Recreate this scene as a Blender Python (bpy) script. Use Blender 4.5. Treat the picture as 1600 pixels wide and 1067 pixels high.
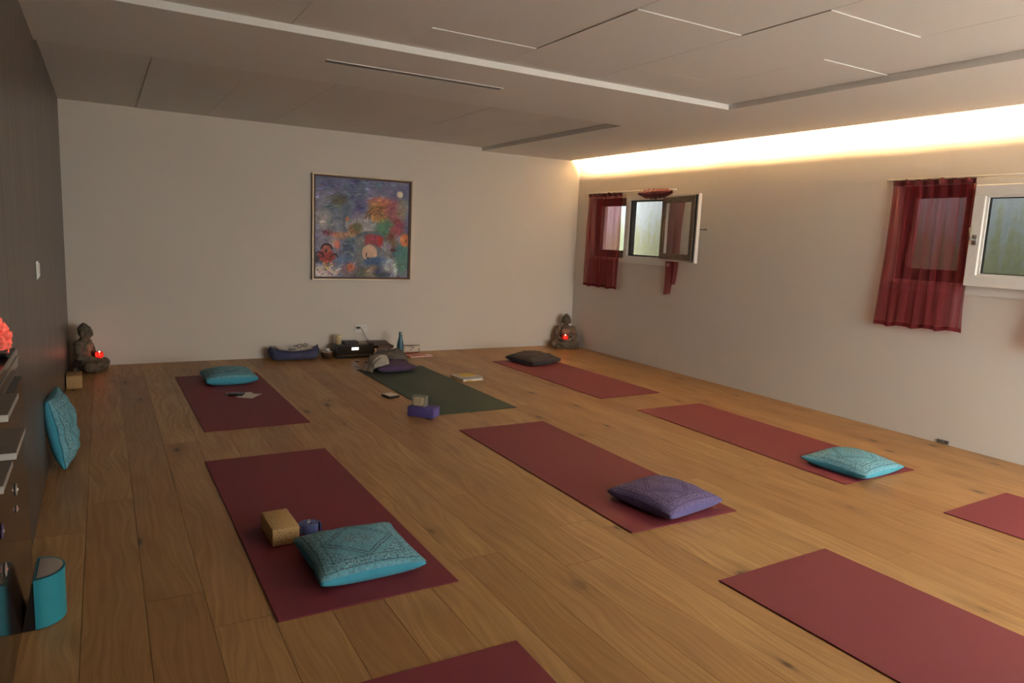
import bpy, bmesh, math, random
import numpy as np
from math import sin, cos, pi, sqrt, atan2, radians
from mathutils import Vector, Matrix, noise

random.seed(7)
for o in list(bpy.data.objects):
    bpy.data.objects.remove(o, do_unlink=True)
SC = bpy.context.scene
COL = SC.collection

# ------------------------------------------------------------------ camera
CAM_LOC = (0.0, 0.0, 1.305)
RIGHT = Vector((0.86729634, -0.49588035, 0.04358593))
UP = Vector((0.0346724, 0.14752307, 0.98845069))
FWD = Vector((0.49658321, 0.85576844, -0.14513958))
cam_data = bpy.data.cameras.new('camera')
cam_data.sensor_width = 36.0
cam_data.lens = 24.927
cam_data.clip_start = 0.02
cam = bpy.data.objects.new('camera', cam_data)
COL.objects.link(cam)
m = Matrix((RIGHT, UP, -FWD)).transposed().to_4x4()
m.translation = Vector(CAM_LOC)
cam.matrix_world = m
SC.camera = cam

# ------------------------------------------------------------------ light
world = bpy.data.worlds.new('overcast_sky')
SC.world = world
world.use_nodes = True
bg = world.node_tree.nodes['Background']
bg.inputs[0].default_value = (1.0, 0.955, 0.915, 1)
SKY = 8.6
bg.inputs[1].default_value = SKY
TUBE_STRENGTH = 270.0
TUBE_COLOR = (1.0, 0.66, 0.31)

vs = SC.view_settings
vs.view_transform = 'Standard'
vs.look = 'None'
vs.gamma = 1.0
vs.use_curve_mapping = False
vs.exposure = 0.47

# room dimensions (metres)
XL, XR = -0.285, 5.084
YB, YF = 7.296, -0.75
H1, H2 = 2.249, 2.288
LIP = 4.934
REC_X = 3.82       # right edge of the big ceiling recess
REC_XB = 3.735     # right edge of the recess along the back wall
REC_Y = 3.72
BAND_Y = 4.80
TOP = 2.62

# daylight of the window wall behind the camera comes from the sky through this opening
FWX0, FWX1, FWZ0, FWZ1 = 2.5, 4.95, 0.06, 2.14
pl = bpy.data.lights.new('window_portal', 'AREA')
pl.shape = 'RECTANGLE'
pl.size = FWX1 - FWX0
pl.size_y = FWZ1 - FWZ0
pl.cycles.is_portal = True
plo = bpy.data.objects.new('window_portal', pl)
COL.objects.link(plo)
plo.location = ((FWX0 + FWX1) / 2, YF - 0.02, (FWZ0 + FWZ1) / 2)
plo.rotation_euler = (radians(90), 0, 0)   # -Z looks towards +Y (into the room)

# ------------------------------------------------------------------ colour + nodes
def lin(c):
    c = c / 255.0
    return c / 12.92 if c <= 0.04045 else ((c + 0.055) / 1.055) ** 2.4
def rgb(r, g, b):
    return (lin(r), lin(g), lin(b), 1.0)

class NT:
    """thin wrapper to write node graphs as expressions"""
    def __init__(s, name):
        s.mat = bpy.data.materials.new(name)
        s.mat.use_nodes = True
        s.t = s.mat.node_tree
        s.bsdf = s.t.nodes['Principled BSDF']
        s.out = s.t.nodes['Material Output']
    def n(s, typ, **kw):
        x = s.t.nodes.new(typ)
        for k, v in kw.items():
            setattr(x, k, v)
        return x
    def put(s, sock, v):
        if v is None:
            return
        if isinstance(v, bpy.types.NodeSocket):
            s.t.links.new(v, sock)
        else:
            sock.default_value = v
    def math(s, op, a, b=None, c=None, clamp=False):
        x = s.n('ShaderNodeMath', operation=op, use_clamp=clamp)
        s.put(x.inputs[0], a); s.put(x.inputs[1], b); s.put(x.inputs[2], c)
        return x.outputs[0]
    def vmath(s, op, a, b=None):
        x = s.n('ShaderNodeVectorMath', operation=op)
        s.put(x.inputs[0], a); s.put(x.inputs[1], b)
        return x.outputs[0]
    def mix(s, f, a, b, blend='MIX'):
        x = s.n('ShaderNodeMix', data_type='RGBA', blend_type=blend)
        s.put(x.inputs[0], f); s.put(x.inputs[6], a); s.put(x.inputs[7], b)
        return x.outputs[2]
    def ramp(s, f, stops):
        x = s.n('ShaderNodeValToRGB')
        el = x.color_ramp.elements
        while len(el) < len(stops):
            el.new(0.5)
        for e, (p, c) in zip(el, stops):
            e.position = p
            e.color = c if isinstance(c, tuple) else (c, c, c, 1)
        s.put(x.inputs[0], f)
        return x.outputs[0]
    def noise(s, vec, scale, detail=4, rough=0.55, dist=0.0):
        x = s.n('ShaderNodeTexNoise')
        s.put(x.inputs['Vector'], vec)
        x.inputs['Scale'].default_value = scale
        x.inputs['Detail'].default_value = detail
        x.inputs['Roughness'].default_value = rough
        x.inputs['Distortion'].default_value = dist
        return x.outputs[0]
    def mapping(s, vec, scale=(1, 1, 1), loc=(0, 0, 0)):
        x = s.n('ShaderNodeMapping')
        s.put(x.inputs[0], vec)
        x.inputs['Scale'].default_value = scale
        x.inputs['Location'].default_value = loc
        return x.outputs[0]
    def obj(s):
        return s.n('ShaderNodeTexCoord').outputs['Object']
    def uv(s):
        return s.n('ShaderNodeTexCoord').outputs['UV']
    def pos(s):
        return s.n('ShaderNodeNewGeometry').outputs['Position']
    def rand(s):
        return s.n('ShaderNodeObjectInfo').outputs['Random']
    def xyz(s, v):
        x = s.n('ShaderNodeSeparateXYZ')
        s.put(x.inputs[0], v)
        return x.outputs
    def bump(s, h, strength=0.2, dist=0.01):
        x = s.n('ShaderNodeBump')
        s.put(x.inputs['Height'], h)
        x.inputs['Strength'].default_value = strength
        x.inputs['Distance'].default_value = dist
        s.t.links.new(x.outputs[0], s.bsdf.inputs['Normal'])
    def set(s, color=None, rough=None, metal=None, spec=None, **kw):
        b = s.bsdf.inputs
        s.put(b['Base Color'], color); s.put(b['Roughness'], rough)
        s.put(b['Metallic'], metal); s.put(b['Specular IOR Level'], spec)
        for k, v in kw.items():
            s.put(b[k], v)
        return s.mat

def plain(name, c, rough=0.6, metal=0.0, spec=0.5, var=0.12, scale=30.0, bump=0.0):
    """simple procedural material: a colour with a little noise"""
    t = NT(name)
    n = t.noise(t.obj(), scale, 3)
    d = tuple(x * (1 - var) for x in c[:3]) + (1,)
    l = tuple(min(1, x * (1 + var)) for x in c[:3]) + (1,)
    if bump:
        t.bump(n, bump, 0.004)
    return t.set(t.ramp(n, [(0.3, d), (0.7, l)]), rough, metal, spec)

MAT = {}
# ---- walls
def m_wall():
    t = NT('white_plaster')
    n = t.noise(t.pos(), 90, 3)
    n2 = t.noise(t.pos(), 1.3, 2)
    t.bump(n, 0.06, 0.003)
    return t.set(t.mix(n2, rgb(224, 215, 205), rgb(231, 223, 214)), 0.85, 0, 0.25)
MAT['wall'] = m_wall()
def m_darkwall():
    t = NT('dark_brushed_panel')
    p = t.mapping(t.pos(), (1, 7, 0.35))
    n = t.noise(p, 2.2, 5, 0.6)
    n2 = t.noise(t.mapping(t.pos(), (1, 60, 1.2)), 1.0, 3, 0.6)
    c = t.mix(n, rgb(62, 56, 53), rgb(92, 84, 79))
    c = t.mix(t.math('MULTIPLY', n2, 0.35), c, rgb(52, 46, 43))
    return t.set(c, t.ramp(n2, [(0.2, 0.26), (0.8, 0.42)]), 0, 0.5)
MAT['darkwall'] = m_darkwall()
MAT['soffit'] = plain('ceiling_paint', rgb(236, 233, 228), 0.9, 0, 0.2, 0.02, 60)
def m_panel():
    t = NT('acoustic_panel')
    n = t.noise(t.pos(), 260, 2, 0.7)
    t.bump(n, 0.25, 0.003)
    c = t.mix(n, rgb(218, 214, 208), rgb(242, 239, 234))
    return t.set(c, 0.95, 0, 0.1)
MAT['panel'] = m_panel()
MAT['white'] = plain('white_enamel', rgb(236, 232, 226), 0.4, 0, 0.5, 0.02)
MAT['sashdark'] = plain('weathered_sash', rgb(122, 110, 97), 0.6, 0, 0.4, 0.25, 40)
MAT['framedark'] = plain('dark_rebate', rgb(58, 54, 52), 0.55, 0, 0.4, 0.2, 25)
MAT['rubber'] = plain('black_gasket', rgb(28, 27, 27), 0.6)
MAT['chrome'] = plain('brushed_steel', rgb(200, 198, 196), 0.25, 1.0, 0.5, 0.05)
MAT['lidsteel'] = plain('satin_steel', rgb(206, 196, 188), 0.42, 0.55, 0.6, 0.04)
MAT['greymetal'] = plain('grey_metal', rgb(140, 138, 136), 0.4, 0.8)

def m_glass():
    t = NT('window_glass')
    tr = t.n('ShaderNodeBsdfTransparent')
    gl = t.n('ShaderNodeBsdfGlossy')
    gl.inputs['Roughness'].default_value = 0.03
    lw = t.n('ShaderNodeLayerWeight'); lw.inputs[0].default_value = 0.5
    fr = t.n('ShaderNodeMath', operation='MULTIPLY_ADD')
    t.put(fr.inputs[0], t.math('POWER', lw.outputs['Facing'], 5.0)); fr.inputs[1].default_value = 0.9; fr.inputs[2].default_value = 0.04
    n = t.noise(t.obj(), 6, 2)
    tc = t.ramp(n, [(0.3, (0.90, 0.94, 0.93, 1)), (0.7, (0.95, 0.97, 0.96, 1))])
    t.put(tr.inputs[0], tc)
    mx = t.n('ShaderNodeMixShader')
    t.t.links.new(fr.outputs[0], mx.inputs[0])
    t.t.links.new(tr.outputs[0], mx.inputs[1])
    t.t.links.new(gl.outputs[0], mx.inputs[2])
    t.t.links.new(mx.outputs[0], t.out.inputs[0])
    return t.mat
MAT['glass'] = m_glass()

# ---- oak planks
def m_oak():
    t = NT('knotty_oak')
    r = t.rand()
    off = t.n('ShaderNodeCombineXYZ')
    t.put(off.inputs[0], t.math('MULTIPLY', r, 37.0))
    t.put(off.inputs[1], t.math('MULTIPLY', r, 91.0))
    p = t.vmath('ADD', t.pos(), off.outputs[0])
    # warp
    wv = t.noise(t.mapping(p, (2.2, 0.7, 1)), 1.6, 2, 0.5)
    pw = t.n('ShaderNodeCombineXYZ')
    x, y, z = t.xyz(p)
    t.put(pw.inputs[0], t.math('ADD', x, t.math('MULTIPLY', t.math('SUBTRACT', wv, 0.5), 0.22)))
    t.put(pw.inputs[1], y)
    grain = t.noise(t.mapping(pw.outputs[0], (60, 1.8, 1)), 1.0, 5, 0.62)
    rings = t.n('ShaderNodeTexWave', wave_type='BANDS', bands_direction='X', wave_profile='SAW')
    t.put(rings.inputs['Vector'], t.mapping(pw.outputs[0], (1, 0.07, 1)))
    rings.inputs['Scale'].default_value = 11
    rings.inputs['Distortion'].default_value = 5
    rings.inputs['Detail'].default_value = 2
    rings.inputs['Detail Scale'].default_value = 1.2
    blot = t.noise(t.mapping(p, (5, 1.3, 1)), 1.1, 3, 0.6)
    # knots
    def knots(scale, sx, lo, hi, keep):
        v = t.n('ShaderNodeTexVoronoi', feature='F1', distance='EUCLIDEAN')
        q = t.mapping(pw.outputs[0], (sx, 1, 0))
        wob = t.noise(p, 22, 2)
        t.put(v.inputs['Vector'], q)
        v.inputs['Scale'].default_value = scale
        d = t.math('ADD', v.outputs['Distance'], t.math('MULTIPLY', t.math('SUBTRACT', wob, 0.5), 0.10))
        k = t.ramp(d, [(lo, 1.0), (hi, 0.0)])
        c = t.xyz(v.outputs['Color'])[0]
        return t.math('MULTIPLY', k, t.math('LESS_THAN', c, keep))
    k1 = knots(2.7, 2.1, 0.06, 0.14, 0.50)
    k2 = knots(2.7, 2.1, 0.06, 0.46, 0.55)
    base = t.ramp(r, [(0.0, rgb(164, 123, 75)), (0.35, rgb(180, 140, 87)), (0.7, rgb(194, 155, 99)), (1.0, rgb(172, 131, 81))])
    c = t.mix(t.math('MULTIPLY', t.ramp(blot, [(0.35, 0.0), (0.72, 1.0)]), 0.45), base, rgb(152, 108, 64))
    c = t.mix(t.math('MULTIPLY', t.ramp(rings.outputs[0], [(0.2, 0.0), (1.0, 1.0)]), 0.20), c, rgb(128, 88, 50))
    c = t.mix(t.math('MULTIPLY', t.ramp(grain, [(0.38, 1.0), (0.60, 0.0)]), 0.42), c, rgb(132, 90, 52))
    c = t.mix(t.math('MULTIPLY', k2, 0.40), c, rgb(112, 74, 42))
    c = t.mix(t.math('MULTIPLY', k1, 0.85), c, rgb(52, 36, 26))
    t.bump(grain, 0.06, 0.002)
    return t.set(c, t.ramp(grain, [(0.3, 0.46), (0.7, 0.36)]), 0, 0.45)
MAT['oak'] = m_oak()
MAT['subfloor'] = plain('dark_joint', rgb(88, 60, 36), 0.9)

def m_mat(name, c1, c2):
    t = NT(name)
    ck = t.noise(t.mapping(t.obj(), (1, 1, 0)), 420, 2, 0.6)
    bl = t.noise(t.obj(), 2.0, 3)
    c = t.mix(ck, c1, c2)
    c = t.mix(t.math('MULTIPLY', bl, 0.15), c, c2)
    t.bump(ck, 0.35, 0.002)
    return t.set(c, 0.6, 0, 0.35)
MAT['burgundy'] = m_mat('burgundy_foam', rgb(108, 39, 51), rgb(126, 51, 62))
MAT['greenmat'] = m_mat('dark_green_foam', rgb(44, 60, 48), rgb(58, 74, 60))

def m_cloth(name, c1, c2, rough=0.75):
    t = NT(name)
    n = t.noise(t.obj(), 28, 4)
    w = t.noise(t.obj(), 900, 1)
    t.bump(w, 0.3, 0.0015)
    return t.set(t.mix(n, c1, c2), rough, 0, 0.3, **{'Sheen Weight': 0.15})

def m_embroidery(name, base, light, dark, thread, amount=1.0):
    """cloth panel with a diamond, medallion, border bands and speckled thread"""
    t = NT(name)
    u, v, _ = t.xyz(t.uv())
    au, av = t.math('ABSOLUTE', u), t.math('ABSOLUTE', v)
    mx = t.math('MAXIMUM', au, av)
    dia = t.math('ADD', au, av)
    rad = t.math('SQRT', t.math('ADD', t.math('MULTIPLY', u, u), t.math('MULTIPLY', v, v)))
    def band(x, c, w):
        return t.math('LESS_THAN', t.math('ABSOLUTE', t.math('SUBTRACT', x, c)), w)
    spk = t.noise(t.uv(), 20, 4, 0.75)
    spk = t.ramp(spk, [(0.49, 0.0), (0.55, 1.0)])
    spk2 = t.ramp(t.noise(t.mapping(t.uv(), (1, 1, 1), (3, 7, 0)), 30, 3, 0.75), [(0.54, 0.0), (0.60, 1.0)])
    lines = t.math('ADD', band(dia, 0.62, 0.022), band(dia, 0.72, 0.022), clamp=True)
    lines = t.math('ADD', lines, band(mx, 0.70, 0.012), clamp=True)
    lines = t.math('ADD', lines, band(mx, 0.90, 0.014), clamp=True)
    med = t.math('LESS_THAN', rad, 0.27)
    corner = t.math('GREATER_THAN', dia, 0.95)
    inside = t.math('LESS_THAN', mx, 0.68)
    border = t.math('MULTIPLY', t.math('GREATER_THAN', mx, 0.72), t.math('LESS_THAN', mx, 0.88))
    dense = t.math('ADD', med, t.math('ADD', t.math('MULTIPLY', corner, inside), t.math('MULTIPLY', border, 0.8)), clamp=True)
    dk = t.math('MULTIPLY', spk, t.math('ADD', 0.42, t.math('MULTIPLY', dense, 0.5)))
    dk = t.math('ADD', dk, t.math('MULTIPLY', lines, 0.6), clamp=True)
    cl = t.noise(t.uv(), 3, 3)
    c = t.mix(cl, base, light)
    c = t.mix(t.math('MULTIPLY', dk, amount), c, dark)
    c = t.mix(t.math('MULTIPLY', t.math('MULTIPLY', spk2, t.math('ADD', 0.2, t.math('MULTIPLY', dense, 0.6))), amount), c, thread)
    t.bump(t.math('ADD', spk, t.math('MULTIPLY', spk2, 1.2)), 0.5, 0.003)
    return t.set(c, t.ramp(spk2, [(0.3, 0.75), (0.9, 0.38)]), 0, 0.4)

TURQ = (rgb(96, 168, 192), rgb(122, 188, 206), rgb(52, 84, 94), rgb(196, 214, 212))
MAT['turq'] = m_cloth('turquoise_cloth', rgb(58, 152, 180), rgb(80, 172, 196))
MAT['turq_e'] = m_embroidery('turquoise_embroidery', *TURQ)
MAT['purple'] = m_cloth('purple_cloth', rgb(86, 80, 130), rgb(104, 97, 148))
MAT['purple_e'] = m_embroidery('purple_embroidery', rgb(92, 82, 130), rgb(116, 102, 148), rgb(64, 48, 84), rgb(160, 148, 184))
MAT['plum'] = m_cloth('plum_cloth', rgb(78, 58, 92), rgb(94, 72, 108))
MAT['plum_e'] = m_embroidery('plum_embroidery', rgb(80, 60, 94), rgb(96, 74, 110), rgb(60, 44, 72), rgb(150, 130, 150))
MAT['black'] = m_cloth('black_cloth', rgb(46, 44, 48), rgb(62, 59, 63))
MAT['black_e'] = m_embroidery('black_embroidery', rgb(50, 48, 52), rgb(66, 63, 66), rgb(34, 33, 36), rgb(104, 100, 104))

def m_curtain():
    t = NT('sheer_burgundy_cloth')
    w = t.noise(t.obj(), 300, 2)
    st = t.noise(t.mapping(t.obj(), (1, 26, 0.35)), 1.0, 4, 0.6)     # gathered threads run down the cloth
    col = t.mix(w, rgb(124, 44, 52), rgb(150, 60, 68))
    df = t.n('ShaderNodeBsdfDiffuse'); t.put(df.inputs[0], col)
    tl = t.n('ShaderNodeBsdfTranslucent'); t.put(tl.inputs[0], col)
    tp = t.n('ShaderNodeBsdfTransparent'); tp.inputs[0].default_value = (0.86, 0.50, 0.54, 1)
    m1 = t.n('ShaderNodeMixShader'); m1.inputs[0].default_value = 0.40
    t.t.links.new(df.outputs[0], m1.inputs[1]); t.t.links.new(tl.outputs[0], m1.inputs[2])
    m2 = t.n('ShaderNodeMixShader')
    t.put(m2.inputs[0], t.ramp(st, [(0.32, 0.22), (0.68, 0.62)]))
    t.t.links.new(m1.outputs[0], m2.inputs[1]); t.t.links.new(tp.outputs[0], m2.inputs[2])
    t.t.links.new(m2.outputs[0], t.out.inputs[0])
    return t.mat
MAT['curtain'] = m_curtain()
MAT['header'] = m_cloth('burgundy_header_cloth', rgb(78, 20, 28), rgb(96, 27, 36))

def m_well():
    t = NT('mossy_concrete')
    p = t.pos()
    st = t.noise(t.mapping(p, (1, 9, 0.55)), 1.6, 5, 0.65)
    n2 = t.noise(p, 14, 4, 0.65)
    x, y, z = t.xyz(p)
    h = t.math('ADD', t.math('ADD', t.math('MULTIPLY', t.math('SUBTRACT', 1.72, z), 1.6), t.math('MULTIPLY', t.math('SUBTRACT', st, 0.5), 2.4)), t.math('MULTIPLY', t.math('SUBTRACT', n2, 0.5), 0.9))
    moss = t.ramp(h, [(0.15, 0.0), (0.65, 1.0)])
    c = t.mix(st, rgb(106, 114, 118), rgb(154, 162, 166))
    c = t.mix(t.math('MULTIPLY', moss, 0.78), c, t.mix(n2, rgb(92, 96, 62), rgb(132, 134, 96)))
    t.bump(n2, 0.3, 0.01)
    return t.set(c, 0.9, 0, 0.2)
MAT['well'] = m_well()
MAT['ground'] = plain('gravel_ground', rgb(238, 234, 228), 0.95, 0, 0.2, 0.3, 40)

MAT['cork'] = None
def m_cork():
    t = NT('cork')
    n = t.noise(t.obj(), 160, 3, 0.7)
    n2 = t.noise(t.obj(), 60, 2)
    c = t.ramp(n, [(0.3, rgb(146, 110, 70)), (0.5, rgb(202, 166, 114)), (0.75, rgb(222, 190, 140))])
    c = t.mix(t.math('MULTIPLY', n2, 0.25), c, rgb(150, 110, 70))
    t.bump(n, 0.3, 0.002)
    return t.set(c, 0.85, 0, 0.2)
MAT['cork'] = m_cork()
MAT['strap'] = m_cloth('blue_webbing', rgb(84, 98, 158), rgb(102, 116, 176))
MAT['foam'] = plain('purple_foam', rgb(92, 80, 142), 0.7, 0, 0.3, 0.08, 60)
MAT['stone'] = None
def m_stone():
    t = NT('weathered_stone')
    n = t.noise(t.obj(), 26, 5, 0.7)
    n2 = t.noise(t.obj(), 140, 3)
    c = t.ramp(n, [(0.3, rgb(84, 76, 66)), (0.55, rgb(116, 106, 92)), (0.8, rgb(138, 128, 112))])
    t.bump(t.math('ADD', n, t.math('MULTIPLY', n2, 0.5)), 0.5, 0.006)
    return t.set(c, 0.9, 0, 0.2)
MAT['stone'] = m_stone()
MAT['brownlac'] = plain('brown_lacquer', rgb(46, 31, 26), 0.10, 0, 0.35, 0.05, 4)
MAT['blacklac'] = plain('black_lacquer', rgb(34, 32, 32), 0.12, 0, 0.6, 0.05)
MAT['blackpl'] = plain('black_plastic', rgb(30, 29, 30), 0.35, 0, 0.5, 0.08)
MAT['darkpl'] = plain('dark_fabric_grille', rgb(38, 36, 35), 0.8, 0, 0.3, 0.2, 400)
MAT['pull'] = plain('light_grey_laminate', rgb(140, 132, 125), 0.5, 0, 0.4, 0.04)
MAT['binteal'] = plain('teal_plastic', rgb(38, 140, 160), 0.38, 0, 0.5, 0.04, 8)
MAT['gold'] = plain('champagne_metal', rgb(170, 152, 130), 0.4, 0.5, 0.5, 0.06)
MAT['brownwood'] = plain('dark_stained_wood', rgb(82, 58, 48), 0.5, 0, 0.4, 0.15, 20)
MAT['paper'] = plain('white_paper', rgb(226, 220, 214), 0.8, 0, 0.2, 0.02)
MAT['wax'] = plain('cream_wax', rgb(226, 204, 160), 0.5, 0, 0.4, 0.05)
MAT['yellow'] = plain('yellow_cover', rgb(226, 194, 84), 0.5, 0, 0.4, 0.05)
MAT['tealbottle'] = plain('blue_teal_enamel', rgb(72, 110, 126), 0.3, 0.2, 0.5, 0.12, 10)
MAT['pink'] = plain('pink_patterned_cover', rgb(206, 138, 122), 0.55, 0, 0.4, 0.25, 40)
MAT['bolster'] = m_cloth('navy_cloth', rgb(54, 61, 98), rgb(68, 75, 114))
MAT['cardigan'] = m_cloth('dark_taupe_knit', rgb(82, 76, 72), rgb(104, 96, 91))
MAT['scarf'] = m_cloth('beige_grey_knit', rgb(150, 142, 132), rgb(178, 170, 158))
MAT['brownbook'] = plain('brown_cover', rgb(110, 84, 76), 0.6, 0, 0.3, 0.15)
MAT['darkbook'] = plain('dark_plum_cover', rgb(66, 50, 54), 0.5, 0, 0.4, 0.1)

def m_emit(name, c, strength, var=0.0, scale=30, base=None):
    t = NT(name)
    n = t.noise(t.obj(), scale, 3)
    col = c if not var else t.ramp(n, [(0.35, tuple(x * (1 - var) for x in c[:3]) + (1,)), (0.65, c)])
    t.put(t.bsdf.inputs['Emission Color'], col)
    t.bsdf.inputs['Emission Strength'].default_value = strength
    return t.set(base or c, 0.5)
MAT['tube'] = m_emit('warm_tube', TUBE_COLOR + (1,), TUBE_STRENGTH)
MAT['flame'] = m_emit('candle_flame', (1.0, 0.62, 0.42, 1), 26.0)
def m_redglass():
    t = NT('glowing_red_glass')
    tp = t.n('ShaderNodeBsdfTransparent'); tp.inputs[0].default_value = (1.0, 0.16, 0.12, 1)
    em = t.n('ShaderNodeEmission'); n = t.noise(t.obj(), 70, 2)
    t.put(em.inputs[0], t.ramp(n, [(0.35, (0.55, 0.01, 0.01, 1)), (0.65, (1.0, 0.06, 0.035, 1))])); em.inputs[1].default_value = 0.8
    mx = t.n('ShaderNodeMixShader'); mx.inputs[0].default_value = 0.55
    t.t.links.new(tp.outputs[0], mx.inputs[1]); t.t.links.new(em.outputs[0], mx.inputs[2])
    t.t.links.new(mx.outputs[0], t.out.inputs[0])
    return t.mat
MAT['redglass'] = m_redglass()
MAT['crystal'] = m_emit('glowing_red_crystals', (1.0, 0.12, 0.08, 1), 0.50, 0.9, 60, rgb(200, 96, 80))
MAT['display'] = m_emit('lit_display', (0.95, 0.95, 0.9, 1), 1.0)

# ------------------------------------------------------------------ mesh helpers
class B:
    def __init__(s):
        s.bm = bmesh.new()
        s.uvl = None
    def box(s, x0, x1, y0, y1, z0, z1, bev=0.0, seg=1, mat=None):
        r = bmesh.ops.create_cube(s.bm, size=1.0)
        vs_ = r['verts']
        for v in vs_:
            v.co = Vector(((x0 + x1) / 2 + v.co.x * (x1 - x0), (y0 + y1) / 2 + v.co.y * (y1 - y0), (z0 + z1) / 2 + v.co.z * (z1 - z0)))
            if mat is not None:
                v.co = mat @ v.co
        if bev:
            es = list({e for v in vs_ for e in v.link_edges})
            bmesh.ops.bevel(s.bm, geom=es, offset=bev, segments=seg, affect='EDGES', profile=0.5)
        return s
    def prism(s, pts, z0, z1, mat=None):
        """extrude an xy outline"""
        M_ = mat or Matrix()
        lo = [s.bm.verts.new(M_ @ Vector((x, y, z0))) for x, y in pts]
        hi = [s.bm.verts.new(M_ @ Vector((x, y, z1))) for x, y in pts]
        n = len(pts)
        s.bm.faces.new(lo[::-1]); s.bm.faces.new(hi)
        for i in range(n):
            s.bm.faces.new((lo[i], lo[(i + 1) % n], hi[(i + 1) % n], hi[i]))
        return s
    def lathe(s, prof, segs=24, center=(0, 0, 0), a0=0.0, a1=2 * pi, sx=1.0, sy=1.0):
        cx, cy, cz = center
        full = abs((a1 - a0) - 2 * pi) < 1e-6
        k = segs if full else segs + 1
        rings = []
        for r, z in prof:
            if r < 1e-6:
                rings.append([s.bm.verts.new((cx, cy, cz + z))])
            else:
                rings.append([s.bm.verts.new((cx + sx * r * cos(a0 + (a1 - a0) * i / segs), cy + sy * r * sin(a0 + (a1 - a0) * i / segs), cz + z)) for i in range(k)])
        for a, b in zip(rings, rings[1:]):
            for i in range(segs):
                j = (i + 1) % k
                q = []
                for vv in (a[i % len(a)], a[j % len(a)], b[j % len(b)], b[i % len(b)]):
                    if vv not in q:
                        q.append(vv)
                if len(q) >= 3:
                    try: s.bm.faces.new(q)
                    except ValueError: pass
        return s
    def tube(s, pts, rad, segs=8, closed=False):
        pts = [Vector(p) for p in pts]
        n = len(pts)
        rads = rad if isinstance(rad, (list, tuple)) else [rad] * n
        rings = []
        prev = None
        for i, p in enumerate(pts):
            a = pts[(i - 1) % n] if (closed or i > 0) else p
            b = pts[(i + 1) % n] if (closed or i < n - 1) else p
            d = (b - a).normalized()
            ref = prev if prev is not None else (Vector((0, 0, 1)) if abs(d.z) < 0.9 else Vector((1, 0, 0)))
            x = (ref - d * ref.dot(d)).normalized()
            prev = x
            y = d.cross(x)
            rings.append([s.bm.verts.new(p + (x * cos(2 * pi * k / segs) + y * sin(2 * pi * k / segs)) * rads[i]) for k in range(segs)])
        rr = list(zip(rings, rings[1:])) + ([(rings[-1], rings[0])] if closed else [])
        for a, b in rr:
            for k in range(segs):
                s.bm.faces.new((a[k], a[(k + 1) % segs], b[(k + 1) % segs], b[k]))
        if not closed:
            s.bm.faces.new(rings[0][::-1]); s.bm.faces.new(rings[-1])
        return s
    def ell(s, c, r, rot=None, seg=16, rings=10):
        M_ = Matrix.Translation(Vector(c)) @ (rot.to_4x4() if rot else Matrix()) @ Matrix.Diagonal((r[0], r[1], r[2], 1))
        bmesh.ops.create_uvsphere(s.bm, u_segments=seg, v_segments=rings, radius=1.0, matrix=M_)
        return s
    def sheet(s, fn, nu, nv, uvfn=None):
        if uvfn and s.uvl is None:
            s.uvl = s.bm.loops.layers.uv.new('UVMap')
        g = [[s.bm.verts.new(fn(i / nu, j / nv)) for j in range(nv + 1)] for i in range(nu + 1)]
        for i in range(nu):
            for j in range(nv):
                f = s.bm.faces.new((g[i][j], g[i + 1][j], g[i + 1][j + 1], g[i][j + 1]))
                if uvfn:
                    for l, (a, b) in zip(f.loops, ((i, j), (i + 1, j), (i + 1, j + 1), (i, j + 1))):
                        l[s.uvl].uv = uvfn(a / nu, b / nv)
        return g
    def obj(s, name, mat, parent=None, smooth=False, weld=0.0, fix=True):
        if weld:
            bmesh.ops.remove_doubles(s.bm, verts=s.bm.verts, dist=weld)
        if fix:
            bmesh.ops.recalc_face_normals(s.bm, faces=s.bm.faces)
        me = bpy.data.meshes.new(name)
        s.bm.to_mesh(me); s.bm.free()
        me.materials.append(MAT[mat] if isinstance(mat, str) else mat)
        if smooth:
            for p in me.polygons:
                p.use_smooth = True
        o = bpy.data.objects.new(name, me)
        COL.objects.link(o)
        if parent:
            o.parent = parent
        return o

def tag(o, label, cat, group=None):
    o['label'] = label; o['category'] = cat
    if group: o['group'] = group
    return o
def struct(o):
    o['kind'] = 'structure'
    return o
def thing(name, label, cat, loc=(0, 0, 0), rz=0.0, group=None):
    o = bpy.data.objects.new(name, None)
    o.empty_display_size = 0.1
    COL.objects.link(o)
    o.location = loc
    o.rotation_euler = (0, 0, rz)
    return tag(o, label, cat, group)
def autosmooth(o, ang=35):
    for p in o.data.polygons:
        p.use_smooth = True
    try:
        o.data.set_sharp_from_angle(angle=radians(ang))
    except Exception:
        pass
    return o

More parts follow.
